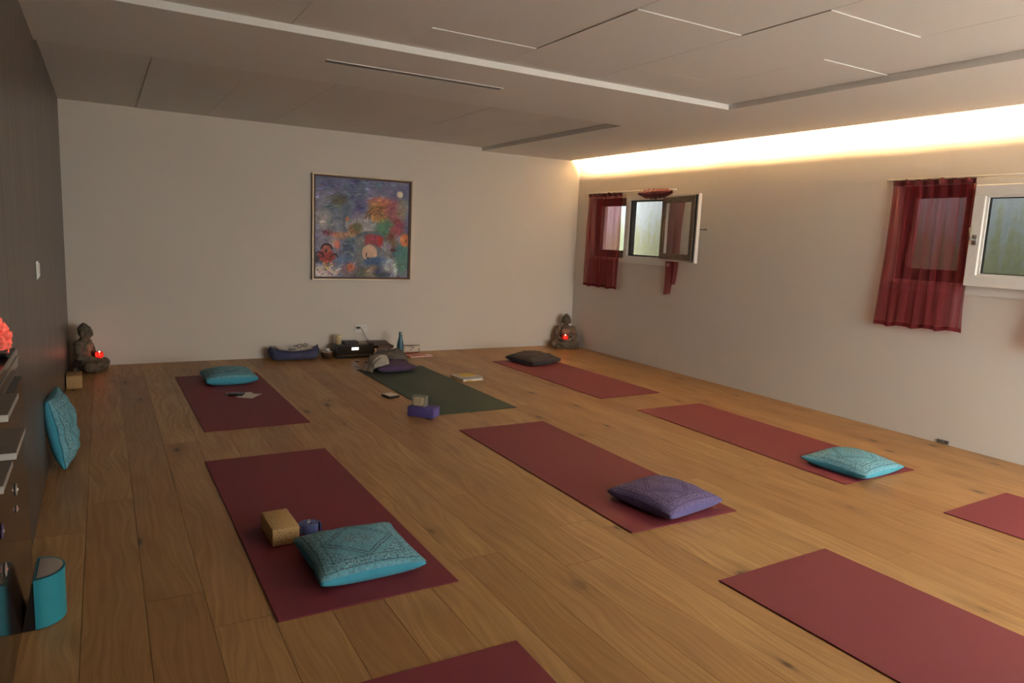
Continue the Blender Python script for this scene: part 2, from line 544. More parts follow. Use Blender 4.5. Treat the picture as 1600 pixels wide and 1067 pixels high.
# ================================================================== STRUCTURE
# ---- floor and its planks
floor = struct(B().box(XL - 0.3, XR + 0.3, YF - 0.3, YB + 0.3, -0.10, -0.012).obj('floor', 'subfloor'))
PW = 0.187
pb = B().box(-0.5, 0.5, -0.5, 0.5, -1.0, 0.0)
plank0 = pb.obj('plank', 'oak', floor)
pm = plank0.data
first = True
k0 = int(math.floor((XL - 0.647) / PW))
rowx = 0.647 + k0 * PW
rnd = random.Random(21)
while rowx < XR:
    x0, x1 = max(rowx, XL), min(rowx + PW, XR)
    y = YF - rnd.uniform(0.0, 1.9)
    while y < YB:
        ln = rnd.choice([1.85, 2.05, 2.2, 2.2])
        y0, y1 = max(y, YF), min(y + ln, YB)
        if y1 - y0 > 0.05 and x1 - x0 > 0.02:
            if first:
                o = plank0; first = False
            else:
                o = bpy.data.objects.new('plank', pm); COL.objects.link(o); o.parent = floor
            o.location = ((x0 + x1) / 2, (y0 + y1) / 2, 0)
            o.scale = (x1 - x0 - 0.0016, y1 - y0 - 0.0016, 0.014)
        y += ln
    rowx += PW

# ---- walls
struct(B().box(XL - 0.2, XR + 0.3, YB, YB + 0.2, -0.1, TOP).obj('wall_back', 'wall'))
struct(B().box(XL - 0.2, XL, YF - 0.2, YB, -0.1, TOP).obj('wall_left', 'darkwall'))
# right wall with two window openings
W1 = (5.64, 7.00, 1.125, 1.80)
W2 = (1.62, 3.21, 1.125, 1.80)
WT = 0.24
b = B()
ys = [YF - 0.2, W2[0], W2[1], W1[0], W1[1], YB]
for i in range(5):
    if i in (1, 3):
        b.box(XR, XR + WT, ys[i], ys[i + 1], -0.1, 1.125)
        b.box(XR, XR + WT, ys[i], ys[i + 1], 1.80, TOP)
    else:
        b.box(XR, XR + WT, ys[i], ys[i + 1], -0.1, TOP)
struct(b.obj('wall_right', 'wall', weld=0.0005))
# wall behind the camera with its window front
b = B()
b.box(XL - 0.2, FWX0, YF - 0.2, YF, -0.1, TOP)
b.box(FWX1, XR + WT, YF - 0.2, YF, -0.1, TOP)
b.box(FWX0, FWX1, YF - 0.2, YF, -0.1, FWZ0)
b.box(FWX0, FWX1, YF - 0.2, YF, FWZ1, TOP)
struct(b.obj('wall_front', 'wall', weld=0.0005))
b = B()
for xx in (FWX0, (FWX0 + FWX1) / 2 - 0.03, FWX1 - 0.06):
    b.box(xx, xx + 0.06, YF - 0.14, YF - 0.08, FWZ0, FWZ1)
b.box(FWX0, FWX1, YF - 0.14, YF - 0.08, FWZ0, FWZ0 + 0.06)
b.box(FWX0, FWX1, YF - 0.14, YF - 0.08, FWZ1 - 0.06, FWZ1)
win3 = struct(b.obj('window_3', 'white'))
fm = (FWX0 + FWX1) / 2
B().box(FWX0 + 0.06, fm - 0.03, YF - 0.112, YF - 0.106, FWZ0 + 0.06, FWZ1 - 0.06).obj('glass_pane', 'glass', win3)
B().box(fm + 0.03, FWX1 - 0.06, YF - 0.112, YF - 0.106, FWZ0 + 0.06, FWZ1 - 0.06).obj('glass_pane', 'glass', win3)

# ---- ceiling: plasterboard soffit with two recesses, acoustic panels in the recesses
b = B()
b.box(XL - 0.2, XR + 0.3, YF - 0.2, YB + 0.2, TOP, TOP + 0.1)
ceiling = struct(b.obj('ceiling', 'soffit'))
sb = B()
sb.box(REC_X, LIP, YF, YB, H1, H1 + 0.045)
sb.box(REC_XB, REC_X, BAND_Y, YB, H1, H1 + 0.045)
sb.box(XL, REC_X, REC_Y, BAND_Y, H1, H1 + 0.045)
sb.box(XL, REC_X, YF, REC_Y, H2 + 0.024, H2 + 0.05)
sb.box(XL, REC_XB, BAND_Y, YB, H2 + 0.024, H2 + 0.05)
sb.box(LIP - 0.22, LIP - 0.20, YF, YB, H1 + 0.045, TOP)      # back of the light cove
soffit = sb.obj('soffit', 'soffit', ceiling)
pr = random.Random(5)
def ceil_panel(x0, x1, y0, y1, dz=None):
    if x1 - x0 < 0.03 or y1 - y0 < 0.03: return
    d = pr.uniform(-0.0015, 0.0015) if dz is None else dz
    o = B().box(x0 + 0.0015, x1 - 0.0015, y0 + 0.0015, y1 - 0.0015, H2 + d, H2 + d + 0.02).obj('ceiling_panel', 'panel', ceiling)
# recess by the back wall
xs = [XL, 0.300, 0.870, 1.440, 2.050, 2.650, 3.230, REC_XB]
for i in range(7):
    if i == 0:
        ceil_panel(xs[0], xs[1], BAND_Y, 5.15, -0.002); ceil_panel(xs[0], xs[1], 5.15, YB, 0.004)
    else:
        ceil_panel(xs[i], xs[i + 1], BAND_Y, 6.05 if False else YB)
# big recess
cols = [(XL, 0.27, 2.95), (0.27, 0.835, 2.15), (0.835, 1.412, 2.55), (1.412, 2.008, 3.335), (2.008, 2.635, 2.52), (2.635, 3.27, 2.045), (3.27, REC_X, 2.555)]
for x0, x1, yj in cols:
    e = yj - 1.25 * 5
    while e < REC_Y:
        y0, y1 = max(e, YF), min(e + 1.25, REC_Y)
        ceil_panel(x0, x1, y0, y1, -0.0035 if e > yj - 0.01 else 0.0005)
        e += 1.25
# linear air slot in the soffit
t_ = thing('air_vent', 'long narrow slot air vent in the white ceiling soffit', 'vent', (1.70, 4.192, H1))
B().box(-0.565, 0.565, -0.028, 0.028, -0.003, 0.0).obj('vent_slot', 'framedark', t_)
for yy in (-0.032, 0.028):
    B().box(-0.569, 0.569, yy, yy + 0.004, -0.004, 0.0).obj('vent_rim', 'soffit', t_)
for yy in (-0.008, 0.006):
    B().box(-0.565, 0.565, yy, yy + 0.003, -0.0045, -0.001).obj('vent_blade', 'sashdark', t_)

# ---- light cove tubes (hidden above the soffit lip)
ye = [-0.72, 0.12, 1.15, 2.30, 3.62, 4.92, 6.12, 7.22]
words = ['nearest the front wall', 'second from the front wall', 'third from the front wall', 'fourth from the front wall', 'third from the back wall', 'second from the back wall', 'closest to the back wall']
for i in range(7):
    y0, y1 = ye[i] + 0.05, ye[i + 1] - 0.05
    t_ = thing('light_tube', 'warm tube lamp in the wall-side ceiling cove, ' + words[i], 'lamp', (4.872, (y0 + y1) / 2, H1 + 0.130), 0, 'cove tube lamps')
    hl = (y1 - y0) / 2
    B().tube([(0, -hl + 0.02, 0), (0, hl - 0.02, 0)], 0.014, 10).obj('tube', 'tube', t_, True)
    for sgn in (-1, 1):
        B().box(-0.018, 0.018, sgn * (hl - 0.01) - 0.01, sgn * (hl - 0.01) + 0.01, -0.09, 0.018).obj('end_cap_or_lit_end', 'white', t_)

# ---- outside the right-hand windows: a mossy light well
b = B()
b.box(XR + WT + 0.62, XR + WT + 0.75, 0.4, 8.2, 0.5, 3.4)
b.box(XR + WT, XR + WT + 0.75, 8.2, 8.33, 0.42, 3.4)
b.box(XR + WT, XR + WT + 0.75, 0.27, 0.4, 0.42, 3.4)
struct(b.obj('wall_lightwell', 'well'))
struct(B().box(XR + WT, XR + WT + 0.75, 0.4, 8.2, 0.42, 0.5).obj('ground_lightwell', 'ground'))
struct(B().box(-14, 18, -30, YF - 0.25, -0.35, -0.25).obj('ground_outside', 'ground'))

# ================================================================== WINDOWS
def frame_yz(b, x0, x1, y0, y1, z0, z1, w, bev=0.0):
    b.box(x0, x1, y0, y1, z0, z0 + w, bev); b.box(x0, x1, y0, y1, z1 - w, z1, bev)
    b.box(x0, x1, y0, y0 + w, z0 + w, z1 - w, bev); b.box(x0, x1, y1 - w, y1, z0 + w, z1 - w, bev)
    return b
# window 1 (far): fixed pane on the left, right half swung wide open
b = frame_yz(B(), XR - 0.012, XR + 0.08, W1[0] - 0.04, 6.345, W1[2] - 0.02, W1[3] + 0.02, 0.055)
b.box(XR - 0.030, XR, W1[0] - 0.06, W1[1] + 0.03, W1[2] - 0.045, W1[2] - 0.02)
win1 = struct(b.obj('window_1', 'white'))
frame_yz(B(), XR + 0.015, XR + 0.065, 5.655, 6.29, 1.14, 1.785, 0.035).obj('rebate_frame', 'framedark', win1)
s1 = frame_yz(B(), XR + 0.08, XR + 0.13, 6.345, 7.00, 1.125, 1.80, 0.085).obj('fixed_sash', 'sashdark', win1)
B().box(XR + 0.102, XR + 0.108, 6.42, 6.925, 1.20, 1.725).obj('glass_pane', 'glass', s1)
# open sash, hinged at y = 5.68 and folded back almost against the wall
th = 0.205
sm = Matrix.Translation(Vector((5.060, 5.690, 0))) @ Matrix.Rotation(pi + (-pi / 2) + 0.0, 4, 'Z')
def sash_pt():  # local: +X runs along the sash away from the hinge, +Y towards the room (its outer face now)
    ca, sa = cos(th), sin(th)
    return Matrix(((-sa, -ca, 0, 5.046), (-ca, sa, 0, 5.690), (0, 0, 1, 0), (0, 0, 0, 1)))
SM = sash_pt()
SW, SZ0, SZ1 = 0.655, 1.135, 1.795
def fr(b, y0, y1, w, x0=0.0, x1=SW, z0=SZ0, z1=SZ1):
    b.box(x0, x1, y0, y1, z0, z0 + w, mat=SM); b.box(x0, x1, y0, y1, z1 - w, z1, mat=SM)
    b.box(x0, x0 + w, y0, y1, z0 + w, z1 - w, mat=SM); b.box(x1 - w, x1, y0, y1, z0 + w, z1 - w, mat=SM)
    return b
sash = fr(B(), -0.022, 0.012, 0.075).obj('open_sash', 'white', win1)
fr(B(), 0.012, 0.030, 0.058, 0.012, SW - 0.035, SZ0 + 0.02, SZ1 - 0.02).obj('sash_weather_face', 'sashdark', sash)
fr(B(), 0.012, 0.022, 0.012, SW - 0.033, SW - 0.016, SZ0 + 0.012, SZ1 - 0.012).obj('gasket', 'rubber', sash)
B().box(0.06, SW - 0.08, 0.0, 0.005, SZ0 + 0.07, SZ1 - 0.07, mat=SM).obj('glass_pane', 'glass', sash)
hb = B()
hb.box(SW - 0.05, SW - 0.02, -0.034, -0.022, 1.42, 1.50, mat=SM)
hb.tube([SM @ Vector((SW - 0.035, -0.03, 1.46)), SM @ Vector((SW - 0.035, -0.058, 1.46)), SM @ Vector((SW + 0.055, -0.060, 1.46))], 0.008, 8)
hb.obj('handle', 'greymetal', sash, True)
# window 2 (near): fixed pane behind the curtain and a closed casement
b = frame_yz(B(), XR - 0.012, XR + 0.08, W2[0] - 0.02, 2.68, W2[2] - 0.02, W2[3] + 0.02, 0.055)
b.box(XR - 0.016, XR, W2[0] - 0.04, W2[1] + 0.03, W2[2] - 0.068, W2[2] - 0.02)
win2 = struct(b.obj('window_2', 'white'))
s2 = frame_yz(B(), XR + 0.08, XR + 0.13, 2.68, 3.21, 1.125, 1.80, 0.085).obj('fixed_sash', 'sashdark', win2)
B().box(XR + 0.102, XR + 0.108, 2.76, 3.13, 1.20, 1.725).obj('glass_pane', 'glass', s2)
s3 = frame_yz(B(), XR - 0.075, XR - 0.013, 1.68, 2.635, 1.117, 1.780, 0.072, 0.004).obj('casement_sash', 'white', win2)
frame_yz(B(), XR - 0.062, XR - 0.02, 1.735, 2.566, 1.185, 1.715, 0.018).obj('glazing_bead', 'white', s3)
frame_yz(B(), XR - 0.048, XR - 0.03, 1.752, 2.549, 1.202, 1.698, 0.007).obj('gasket', 'rubber', s3)
B().box(XR - 0.042, XR - 0.037, 1.75, 2.551, 1.200, 1.700).obj('glass_pane', 'glass', s3)
hb = B()
hb.box(XR - 0.085, XR - 0.075, 2.580, 2.612, 1.388, 1.455, 0.004)
hb.tube([(XR - 0.08, 2.596, 1.422), (XR - 0.112, 2.596, 1.422), (XR - 0.116, 2.604, 1.425), (XR - 0.118, 2.612, 1.50)], 0.008, 8)
hb.obj('handle', 'greymetal', s3, True)

# ---- curtains and rods
def rod(name, label, y0, y1, z):
    t_ = thing(name, label, 'curtain rod', (XR - 0.045, (y0 + y1) / 2, z))
    h = (y1 - y0) / 2
    B().tube([(0, -h, 0), (0, h, 0)], 0.0075, 8).obj('pole', 'white', t_, True)
    for s_ in (-1, 1):
        B().tube([(0, s_ * (h - 0.01), 0), (0.045, s_ * (h - 0.01), 0)], 0.007, 8).obj('bracket', 'white', t_, True)
rod('curtain_rod', 'thin white curtain rod above the open window in the far corner', 5.56, 7.045, 1.858)
rod('curtain_rod', 'thin white curtain rod above the closed window at the right edge', 1.55, 3.275, 1.838)

def curtain(name, label, yl, yr, zt, zb, spread_l, spread_r, pleats, amp=0.018, seed=0, lift=0.0, x0=XR - 0.034):
    """yl is the left (far) edge in the photo, yr the right edge"""
    t_ = thing(name, label, 'curtain', (x0, (yl + yr) / 2, zb), 0, 'sheer burgundy curtains')
    ym = (yl + yr) / 2
    def f(s, d):
        yt = yl + (yr - yl) * s
        w = d ** 1.2
        y = yt + (spread_l * (1 - s) + spread_r * s) * w
        ph = s * pleats * 2 * pi + 1.5 * noise.noise(Vector((s * 5, seed, d * 1.5)))
        a = amp * (0.35 + 0.65 * d)
        x = -a * (0.5 + 0.5 * sin(ph)) - 0.010 * noise.noise(Vector((s * 9, seed + 5, d * 3)))
        z = zt + (zb - zt) * d + lift * d * (s - 0.5) + 0.006 * d * sin(ph * 0.5 + 1)
        return Vector((x, y - ym, z - zb))
    bb = B()
    bb.sheet(lambda u, v: f(u, 0.035 + 0.965 * v), 90, 40)
    bb.obj('cloth', 'curtain', t_, True, fix=False)
    bb = B()
    bb.sheet(lambda u, v: f(u, 0.035 * v) + Vector((-0.004 - 0.004 * sin(v * pi), 0, 0.010 * (1 - v))), 90, 4)
    bb.obj('gathered_header', 'header', t_, True, fix=False)
    bb = B()
    bb.sheet(lambda u, v: f(u, 0.975 + 0.027 * v) + Vector((-0.002, 0, 0)), 90, 2)
    bb.obj('hem', 'curtain', t_, True, fix=False)
    return t_
curtain('curtain', 'small sheer burgundy curtain hanging left of the open window', 7.015, 6.375, 1.850, 0.775, 0.015, 0.0, 7, 0.034, 1, 0.0)
curtain('curtain', 'wide sheer burgundy curtain covering the left half of the right-hand window', 3.225, 2.650, 1.832, 0.790, 0.02, -0.035, 7, 0.036, 4, 0.02)
curtain('curtain', 'sheer burgundy curtain cut off by the right picture edge beside the closed window', 2.10, 1.58, 1.832, 0.76, 0.10, 0.0, 8, 0.022, 9, 0.0, XR - 0.07)
# the tossed curtain: bunched over the rod, its tail hanging behind the open sash
t_ = thing('curtain', 'bunched burgundy curtain tossed over the rod with its tail below the open sash', 'curtain', (XR - 0.03, 5.8, 0.785), 0, 'sheer burgundy curtains')
bb = B()
def bunch(u, v):
    a = v * 2 * pi
    y = 6.085 - u * 0.52
    r = (0.026 + 0.020 * sin(u * pi) + 0.008 * noise.noise(Vector((u * 14, v * 4, 2)))) * (0.55 + 0.45 * min(1, u * 5, (1 - u) * 8))
    droop = 0.016 * sin(u * pi) * -1
    return Vector((-0.03 + r * 0.8 * cos(a), y - 5.8, 1.832 - 0.785 + droop + r * 1.15 * sin(a)))
bb.sheet(bunch, 44, 14)
bb.obj('bunched_cloth', 'header', t_, True, weld=0.0004)
bb = B()
def tail(u, v):
    z = 1.74 + (0.785 - 1.74) * v
    y = 5.615 - (0.16 + 0.05 * (1 - v)) * u + 0.012 * sin(v * 6)
    zz = z + (0.09 if u > 0.55 else 0.0) * max(0.0, v - 0.5) * 2 + 0.03 * u * v
    return Vector((0.012 - 0.020 * (0.5 + 0.5 * sin(u * 17 + v * 2)), y - 5.8, zz - 0.785))
bb.sheet(tail, 26, 44)
bb.obj('hanging_tail', 'curtain', t_, True, fix=False)

# ================================================================== MATS
MW, ML, MT = 0.666, 1.832, 0.005
def yoga_mat(label, x, y, deg, mat='burgundy', grp='burgundy yoga mats'):
    b = B()
    n = 16
    b.box(-MW / 2, MW / 2, -ML / 2, ML / 2, 0, MT, 0.0012)
    o = b.obj('yoga_mat', mat)
    o.location = (x, y, 0.0005); o.rotation_euler = (0, 0, radians(deg))
    return tag(o, label, 'yoga mat', grp)
yoga_mat('burgundy yoga mat carrying the cork block, strap and turquoise cushion', 0.792, 3.190, 0.45)
yoga_mat('burgundy yoga mat with turquoise cushion, keys and papers near the back wall', 0.843, 5.641, 0.64)
yoga_mat('dark green yoga mat in the back row beside the purple block', 2.397, 5.525, 0.91, 'greenmat', None)
yoga_mat('burgundy yoga mat carrying the black cushion near the back right corner', 3.886, 5.567, 1.31)
yoga_mat('burgundy yoga mat along the right wall with a turquoise cushion at its near end', 3.945, 3.298, -0.35)
yoga_mat('burgundy yoga mat in the middle of the room under the purple cushion', 2.377, 3.269, -0.33)
yoga_mat('empty burgundy yoga mat at the bottom right of the picture', 2.418, 0.941, 1.38)
yoga_mat('empty burgundy yoga mat cut off by the right picture edge below the wall', 4.071, 0.987, 2.0)
yoga_mat('empty burgundy yoga mat cut off by the bottom picture edge', 0.782, 0.921, -0.91)
ZM = MT + 0.0005

# ================================================================== CUSHIONS
def cushion_fn(a, hgt, seed, boxy=0.34, pinch=0.07, wr=0.006):
    def prof(u, v):
        return max(0.0, (1 - u * u)) ** boxy * max(0.0, (1 - v * v)) ** boxy
    def xy(u, v):
        k = a * (1 + 0.025 * noise.noise(Vector((u * 2, v * 2, seed))))
        return (k * u * (1 - pinch * (1 - v * v) * u * u), k * v * (1 - pinch * (1 - u * u) * v * v))
    zs = 0.030
    def top(u, v):
        x, y = xy(u, v)
        p = prof(u, v)
        z = zs + (hgt - zs) * p
        z += wr * noise.noise(Vector((u * 3.2, v * 3.2, seed))) * p
        z += 0.010 * (abs(u) * abs(v)) ** 4
        return Vector((x, y, z))
    def bot(u, v):
        x, y = xy(u, v)
        p = max(0.0, (1 - u * u)) ** 0.5 * max(0.0, (1 - v * v)) ** 0.5
        z = max(0.0, zs - 0.055 * p) + 0.010 * (abs(u) * abs(v)) ** 4
        return Vector((x, y, z))
    return top, bot
def smap(t):   # denser towards the edges
    w = 2 * t - 1
    return math.copysign(abs(w) ** 0.72, w) if abs(w) > 1e-6 else 0.0
def cushion(label, loc, rz, mats, size=0.40, hgt=0.105, seed=0, boxy=0.34, rot=None, wr=0.006):
    t_ = thing('cushion', label, 'cushion', loc, rz, 'embroidered cushions')
    if rot: t_.rotation_euler = rot
    top, bot = cushion_fn(size / 2, hgt, seed, boxy, wr=wr)
    b = B()
    b.sheet(lambda u, v: top(smap(u), smap(v)), 30, 30)
    b.sheet(lambda u, v: bot(smap(u), smap(v)), 30, 30)
    b.obj('cover', mats[0], t_, True, weld=0.0006)
    E_ = 0.985
    def off(u, v):
        uu, vv = E_ * smap(u), E_ * smap(v)
        p = top(uu, vv)
        e = 0.01
        n = (top(min(uu + e, .999), vv) - top(max(uu - e, -.999), vv)).cross(top(uu, min(vv + e, .999)) - top(uu, max(vv - e, -.999)))
        n.normalize()
        return p + n * 0.0016
    b = B()
    b.sheet(off, 36, 36, lambda u, v: (smap(u), smap(v)))
    b.obj('embroidered_panel', mats[1], t_, True, fix=False)
    return t_
T_ = ('turq', 'turq_e')
cushion('turquoise embroidered cushion beside the cork block on the near mat', (0.838, 2.585, ZM), radians(0.5), T_, 0.415, 0.100, 1, 0.30)
cushion('turquoise cushion on the back left mat behind the papers', (0.885, 6.245, ZM), radians(1), T_, 0.405, 0.115, 2, 0.26)
cushion('turquoise embroidered cushion at the end of the mat by the right wall', (3.915, 2.560, ZM), radians(4), T_, 0.425, 0.105, 3, 0.46)
cushion('purple embroidered cushion on the middle mat', (2.425, 2.575, ZM), radians(9), ('purple', 'purple_e'), 0.415, 0.108, 4, 0.36)
cushion('black cushion on the mat nearest the back right corner', (3.925, 6.300, ZM), radians(14), ('black', 'black_e'), 0.43, 0.115, 5, 0.40, wr=0.016)
cushion('plum cushion under the crumpled knitwear on the green mat', (2.362, 6.375, ZM), radians(2), ('plum', 'plum_e'), 0.39, 0.085, 6, 0.32)
cushion('turquoise cushion standing on edge against the dark left wall', (-0.268, 4.375, 0.192), 0, T_, 0.375, 0.115, 8, 0.36, rot=(0, radians(80), radians(-4)), wr=0.02)

# ================================================================== NEAR MAT OBJECTS
def bevbox(name, label, cat, loc, rz, dims, mat, bev=0.006, group=None, seg=2):
    w, d, h = dims
    o = B().box(-w / 2, w / 2, -d / 2, d / 2, 0, h, bev, seg).obj(name, mat)
    o.location = loc; o.rotation_euler = (0, 0, rz)
    autosmooth(o)
    return tag(o, label, cat, group)
bevbox('yoga_block', 'cork yoga block on the burgundy mat beside the blue strap', 'yoga block', (0.615, 2.958, ZM), radians(1.5), (0.112, 0.215, 0.075), 'cork', 0.006)
bevbox('yoga_block', 'cork block on the floor by the left wall below the stone figure', 'yoga block', (-0.226, 6.41, 0.001), radians(1), (0.106, 0.20, 0.10), 'cork', 0.006)
bevbox('yoga_block', 'purple foam block on the floor at the edge of the green mat', 'yoga block', (1.975, 4.632, 0.001), radians(-46), (0.205, 0.115, 0.072), 'foam', 0.006)
# rolled strap
t_ = thing('yoga_strap', 'rolled blue yoga strap with metal rings behind the cork block', 'strap', (0.733, 2.945, ZM))
b = B()
sp = []
turns = 5.6
N_ = 150
for i in range(N_ + 1):
    a = i / N_ * turns * 2 * pi
    r = 0.014 + 0.0300 * i / N_
    sp.append((r * cos(a), r * sin(a)))
for i in range(N_):
    (x0, y0), (x1, y1) = sp[i], sp[i + 1]
    n0 = sqrt(x0 * x0 + y0 * y0); n1 = sqrt(x1 * x1 + y1 * y1)
    th_ = 0.0034
    q = [(x0, y0), (x1, y1), (x1 * (n1 - th_) / n1, y1 * (n1 - th_) / n1), (x0 * (n0 - th_) / n0, y0 * (n0 - th_) / n0)]
    vs4 = [b.bm.verts.new((x, y, 0.001)) for x, y in q] + [b.bm.verts.new((x, y, 0.041 + 0.0015 * sin(i * .21))) for x, y in q]
    for f in ((0, 1, 5, 4), (2, 3, 7, 6), (4, 5, 6, 7), (3, 2, 1, 0)):
        b.bm.faces.new([vs4[k] for k in f])
    if i == N_ - 1: b.bm.faces.new([vs4[k] for k in (1, 2, 6, 5)])
b.obj('webbing', 'strap', t_, weld=0.00005)
b = B()
b.box(0.0445, 0.0475, -0.030, 0.012, 0.002, 0.042)
b.obj('loose_end', 'strap', t_)
for k, dx in enumerate((-0.003, 0.003)):
    b = B()
    pts = []
    for i in range(20):
        a = 2 * pi * i / 20
        pts.append((dx + 0.0016 * cos(a), 0.012 * cos(a), 0.037 + 0.019 * sin(a)))
    b.tube(pts, 0.0017, 6, True)
    b.obj('metal_ring', 'chrome', t_, True)

# ================================================================== MID-FLOOR OBJECTS
# papers and keys on the back left mat
def sheet_paper(label, loc, rz, w, d, mat='paper', h=0.0012, name='paper_sheet', cat='paper', curl=0.004):
    b = B()
    def f(z):
        return lambda u, v: Vector(((u - .5) * w, (v - .5) * d, z + curl * (2 * u - 1) ** 2 * (0.3 + 0.7 * v)))
    b.sheet(f(h), 8, 4); b.sheet(f(0), 8, 4)
    o = b.obj(name, mat, smooth=True)
    o.location = loc; o.rotation_euler = (0, 0, rz)
    return tag(o, label, cat)
sheet_paper('white leaflet lying beside the keys on the back left mat', (0.945, 5.640, ZM), radians(-38), 0.135, 0.155)
sheet_paper('white folded note half under the dark wallet on the back left mat', (0.905, 5.745, ZM), radians(-20), 0.16, 0.06)
t_ = thing('wallet', 'small dark wallet with a silver snap on the back left mat', 'wallet', (0.862, 5.690, ZM + 0.003), radians(-25))
autosmooth(B().box(-0.055, 0.055, -0.04, 0.04, 0, 0.014, 0.005, 2).obj('flap', 'blackpl', t_))
B().lathe([(0, 0.0175), (0.006, 0.016), (0.008, 0.013)], 12, (0.02, -0.01, 0)).obj('snap', 'chrome', t_, True)
t_ = thing('key_ring', 'small bunch of keys left of the wallet on the back left mat', 'keys', (0.800, 5.735, ZM), radians(30))
B().tube([(0.018 * cos(a * pi / 8), 0.018 * sin(a * pi / 8), 0.003) for a in range(16)], 0.0016, 6, True).obj('ring', 'chrome', t_, True)
for a in (-0.5, 0.1, 0.9):
    R_ = Matrix.Rotation(a, 4, 'Z')
    b = B(); b.box(0.018, 0.062, -0.004, 0.004, 0.003, 0.006, mat=R_); b.lathe([(0, 0.003), (0.011, 0.003), (0.011, 0.006), (0, 0.006)], 12, tuple(R_ @ Vector((0.022, 0, 0))))
    b.obj('key', 'gold', t_)
# phone
t_ = thing('smartphone', 'white-faced phone lying on the floor left of the green mat', 'phone', (1.962, 5.282, 0.001), radians(14))
autosmooth(B().box(-0.048, 0.048, -0.058, 0.058, 0, 0.018, 0.005, 2).obj('case', 'blackpl', t_))
B().box(-0.045, 0.045, -0.054, 0.054, 0.018, 0.0192, 0.0004).obj('face', 'paper', t_)
B().lathe([(0, 0.0200), (0.006, 0.0200), (0.006, 0.0190)], 12, (-0.030, 0.035, 0)).obj('button', 'blackpl', t_)
# clear box on the purple block
t_ = thing('clear_box', 'small clear acrylic card box standing on the purple block', 'box', (1.955, 4.655, 0.0735), radians(-46))
def m_acryl():
    t = NT('clear_acrylic')
    tp = t.n('ShaderNodeBsdfTransparent'); df = t.n('ShaderNodeBsdfDiffuse'); gl = t.n('ShaderNodeBsdfGlossy')
    n = t.noise(t.obj(), 40, 2)
    t.put(df.inputs[0], t.ramp(n, [(0.3, rgb(176, 178, 170)), (0.7, rgb(206, 206, 196))]))
    gl.inputs['Roughness'].default_value = 0.1
    a = t.n('ShaderNodeMixShader'); a.inputs[0].default_value = 0.16
    t.t.links.new(tp.outputs[0], a.inputs[1]); t.t.links.new(df.outputs[0], a.inputs[2])
    c = t.n('ShaderNodeMixShader'); c.inputs[0].default_value = 0.08
    t.t.links.new(a.outputs[0], c.inputs[1]); t.t.links.new(gl.outputs[0], c.inputs[2])
    t.t.links.new(c.outputs[0], t.out.inputs[0])
    return t.mat
MAT['acryl'] = m_acryl()
b = B()
b.box(-0.05, 0.05, -0.03, -0.028, 0, 0.072); b.box(-0.05, 0.05, 0.028, 0.03, 0, 0.072)
b.box(-0.05, -0.048, -0.028, 0.028, 0, 0.072); b.box(0.048, 0.05, -0.028, 0.028, 0, 0.072)
b.box(-0.05, 0.05, -0.03, 0.03, -0.0, 0.002)
b.obj('case', 'acryl', t_)
b = B()
for i in range(7):
    b.box(-0.040, 0.020, -0.022 + i * 0.006, -0.018 + i * 0.006, 0.003, 0.055)
b.obj('cards', 'wax', t_)
# notebooks at the right edge of the green mat
t_ = thing('notebook', 'yellow-covered notebook with cream pages beside the green mat', 'book', (2.872, 5.750, 0.001), radians(3))
B().box(-0.105, 0.105, -0.125, 0.125, 0.0, 0.003).obj('back_cover', 'yellow', t_)
B().box(-0.102, 0.100, -0.122, 0.122, 0.003, 0.020).obj('pages', 'paper', t_)
b = B()
b.sheet(lambda u, v: Vector((-0.105 + 0.21 * u, -0.125 + 0.25 * v, 0.021 + 0.010 * u * u * (1 - v))), 6, 6)
b.sheet(lambda u, v: Vector((-0.105 + 0.21 * u, -0.125 + 0.25 * v, 0.0235 + 0.010 * u * u * (1 - v))), 6, 6)
b.obj('front_cover', 'paper', t_)
B().box(-0.06, 0.10, -0.03, 0.11, 0.0265, 0.028).obj('yellow_label', 'yellow', t_)
B().box(-0.075, -0.02, -0.145, -0.118, 0.010, 0.012).obj('page_marker', 'yellow', t_)

# ================================================================== THE THINGS ALONG THE BACK WALL
# navy bolster with papers and glasses
t_ = thing('bolster', 'sagging navy blue bolster on the floor against the back wall', 'cushion', (1.632, 7.155, 0.0))
b = B()
def bol(u, v):
    s = 2 * u - 1
    a = v * 2 * pi
    end = max(0.0, 1 - abs(s) ** 8) ** 0.5
    hh = 0.062 + 0.030 * abs(s) ** 2.0
    ry = 0.095 * (0.35 + 0.65 * end)
    c, d = cos(a), sin(a)
    y = ry * math.copysign(abs(c) ** 0.75, c)
    z = hh * (1 + math.copysign(abs(d) ** 0.7, d)) * (0.55 + 0.45 * end if d < 0 else 1) * 0.72
    z += 0.004 * noise.noise(Vector((s * 6, a, 1)))
    if d < 0: z = max(0.0005, z + 0.03 * (1 - end))
    return Vector((0.235 * s, y, z + (0.012 * (1 - end))))
b.sheet(bol, 44, 28)
g_ = b.bm
bmesh.ops.remove_doubles(g_, verts=g_.verts, dist=0.0004)
bmesh.ops.holes_fill(g_, edges=[e for e in g_.edges if e.is_boundary], sides=0)
b.obj('cloth_body', 'bolster', t_, True)
for s_ in (-1, 1):
    B().tube([(s_ * 0.236, 0.05 * cos(k * pi / 8), 0.085 + 0.035 * sin(k * pi / 8)) for k in range(16)], 0.005, 6, True).obj('end_piping', 'bolster', t_, True)
def bol_top(s): return (0.062 + 0.030 * abs(s) ** 2.0) * 2 * 0.72
b = B()
def pap(z):
    return lambda u, v: Vector((-0.165 + 0.33 * u, -0.062 + 0.16 * v, bol_top((-0.165 + 0.33 * u) / 0.235) + 0.006 + z + 0.010 * v))
b.sheet(pap(0.0), 14, 4); b.sheet(pap(0.006), 14, 4)
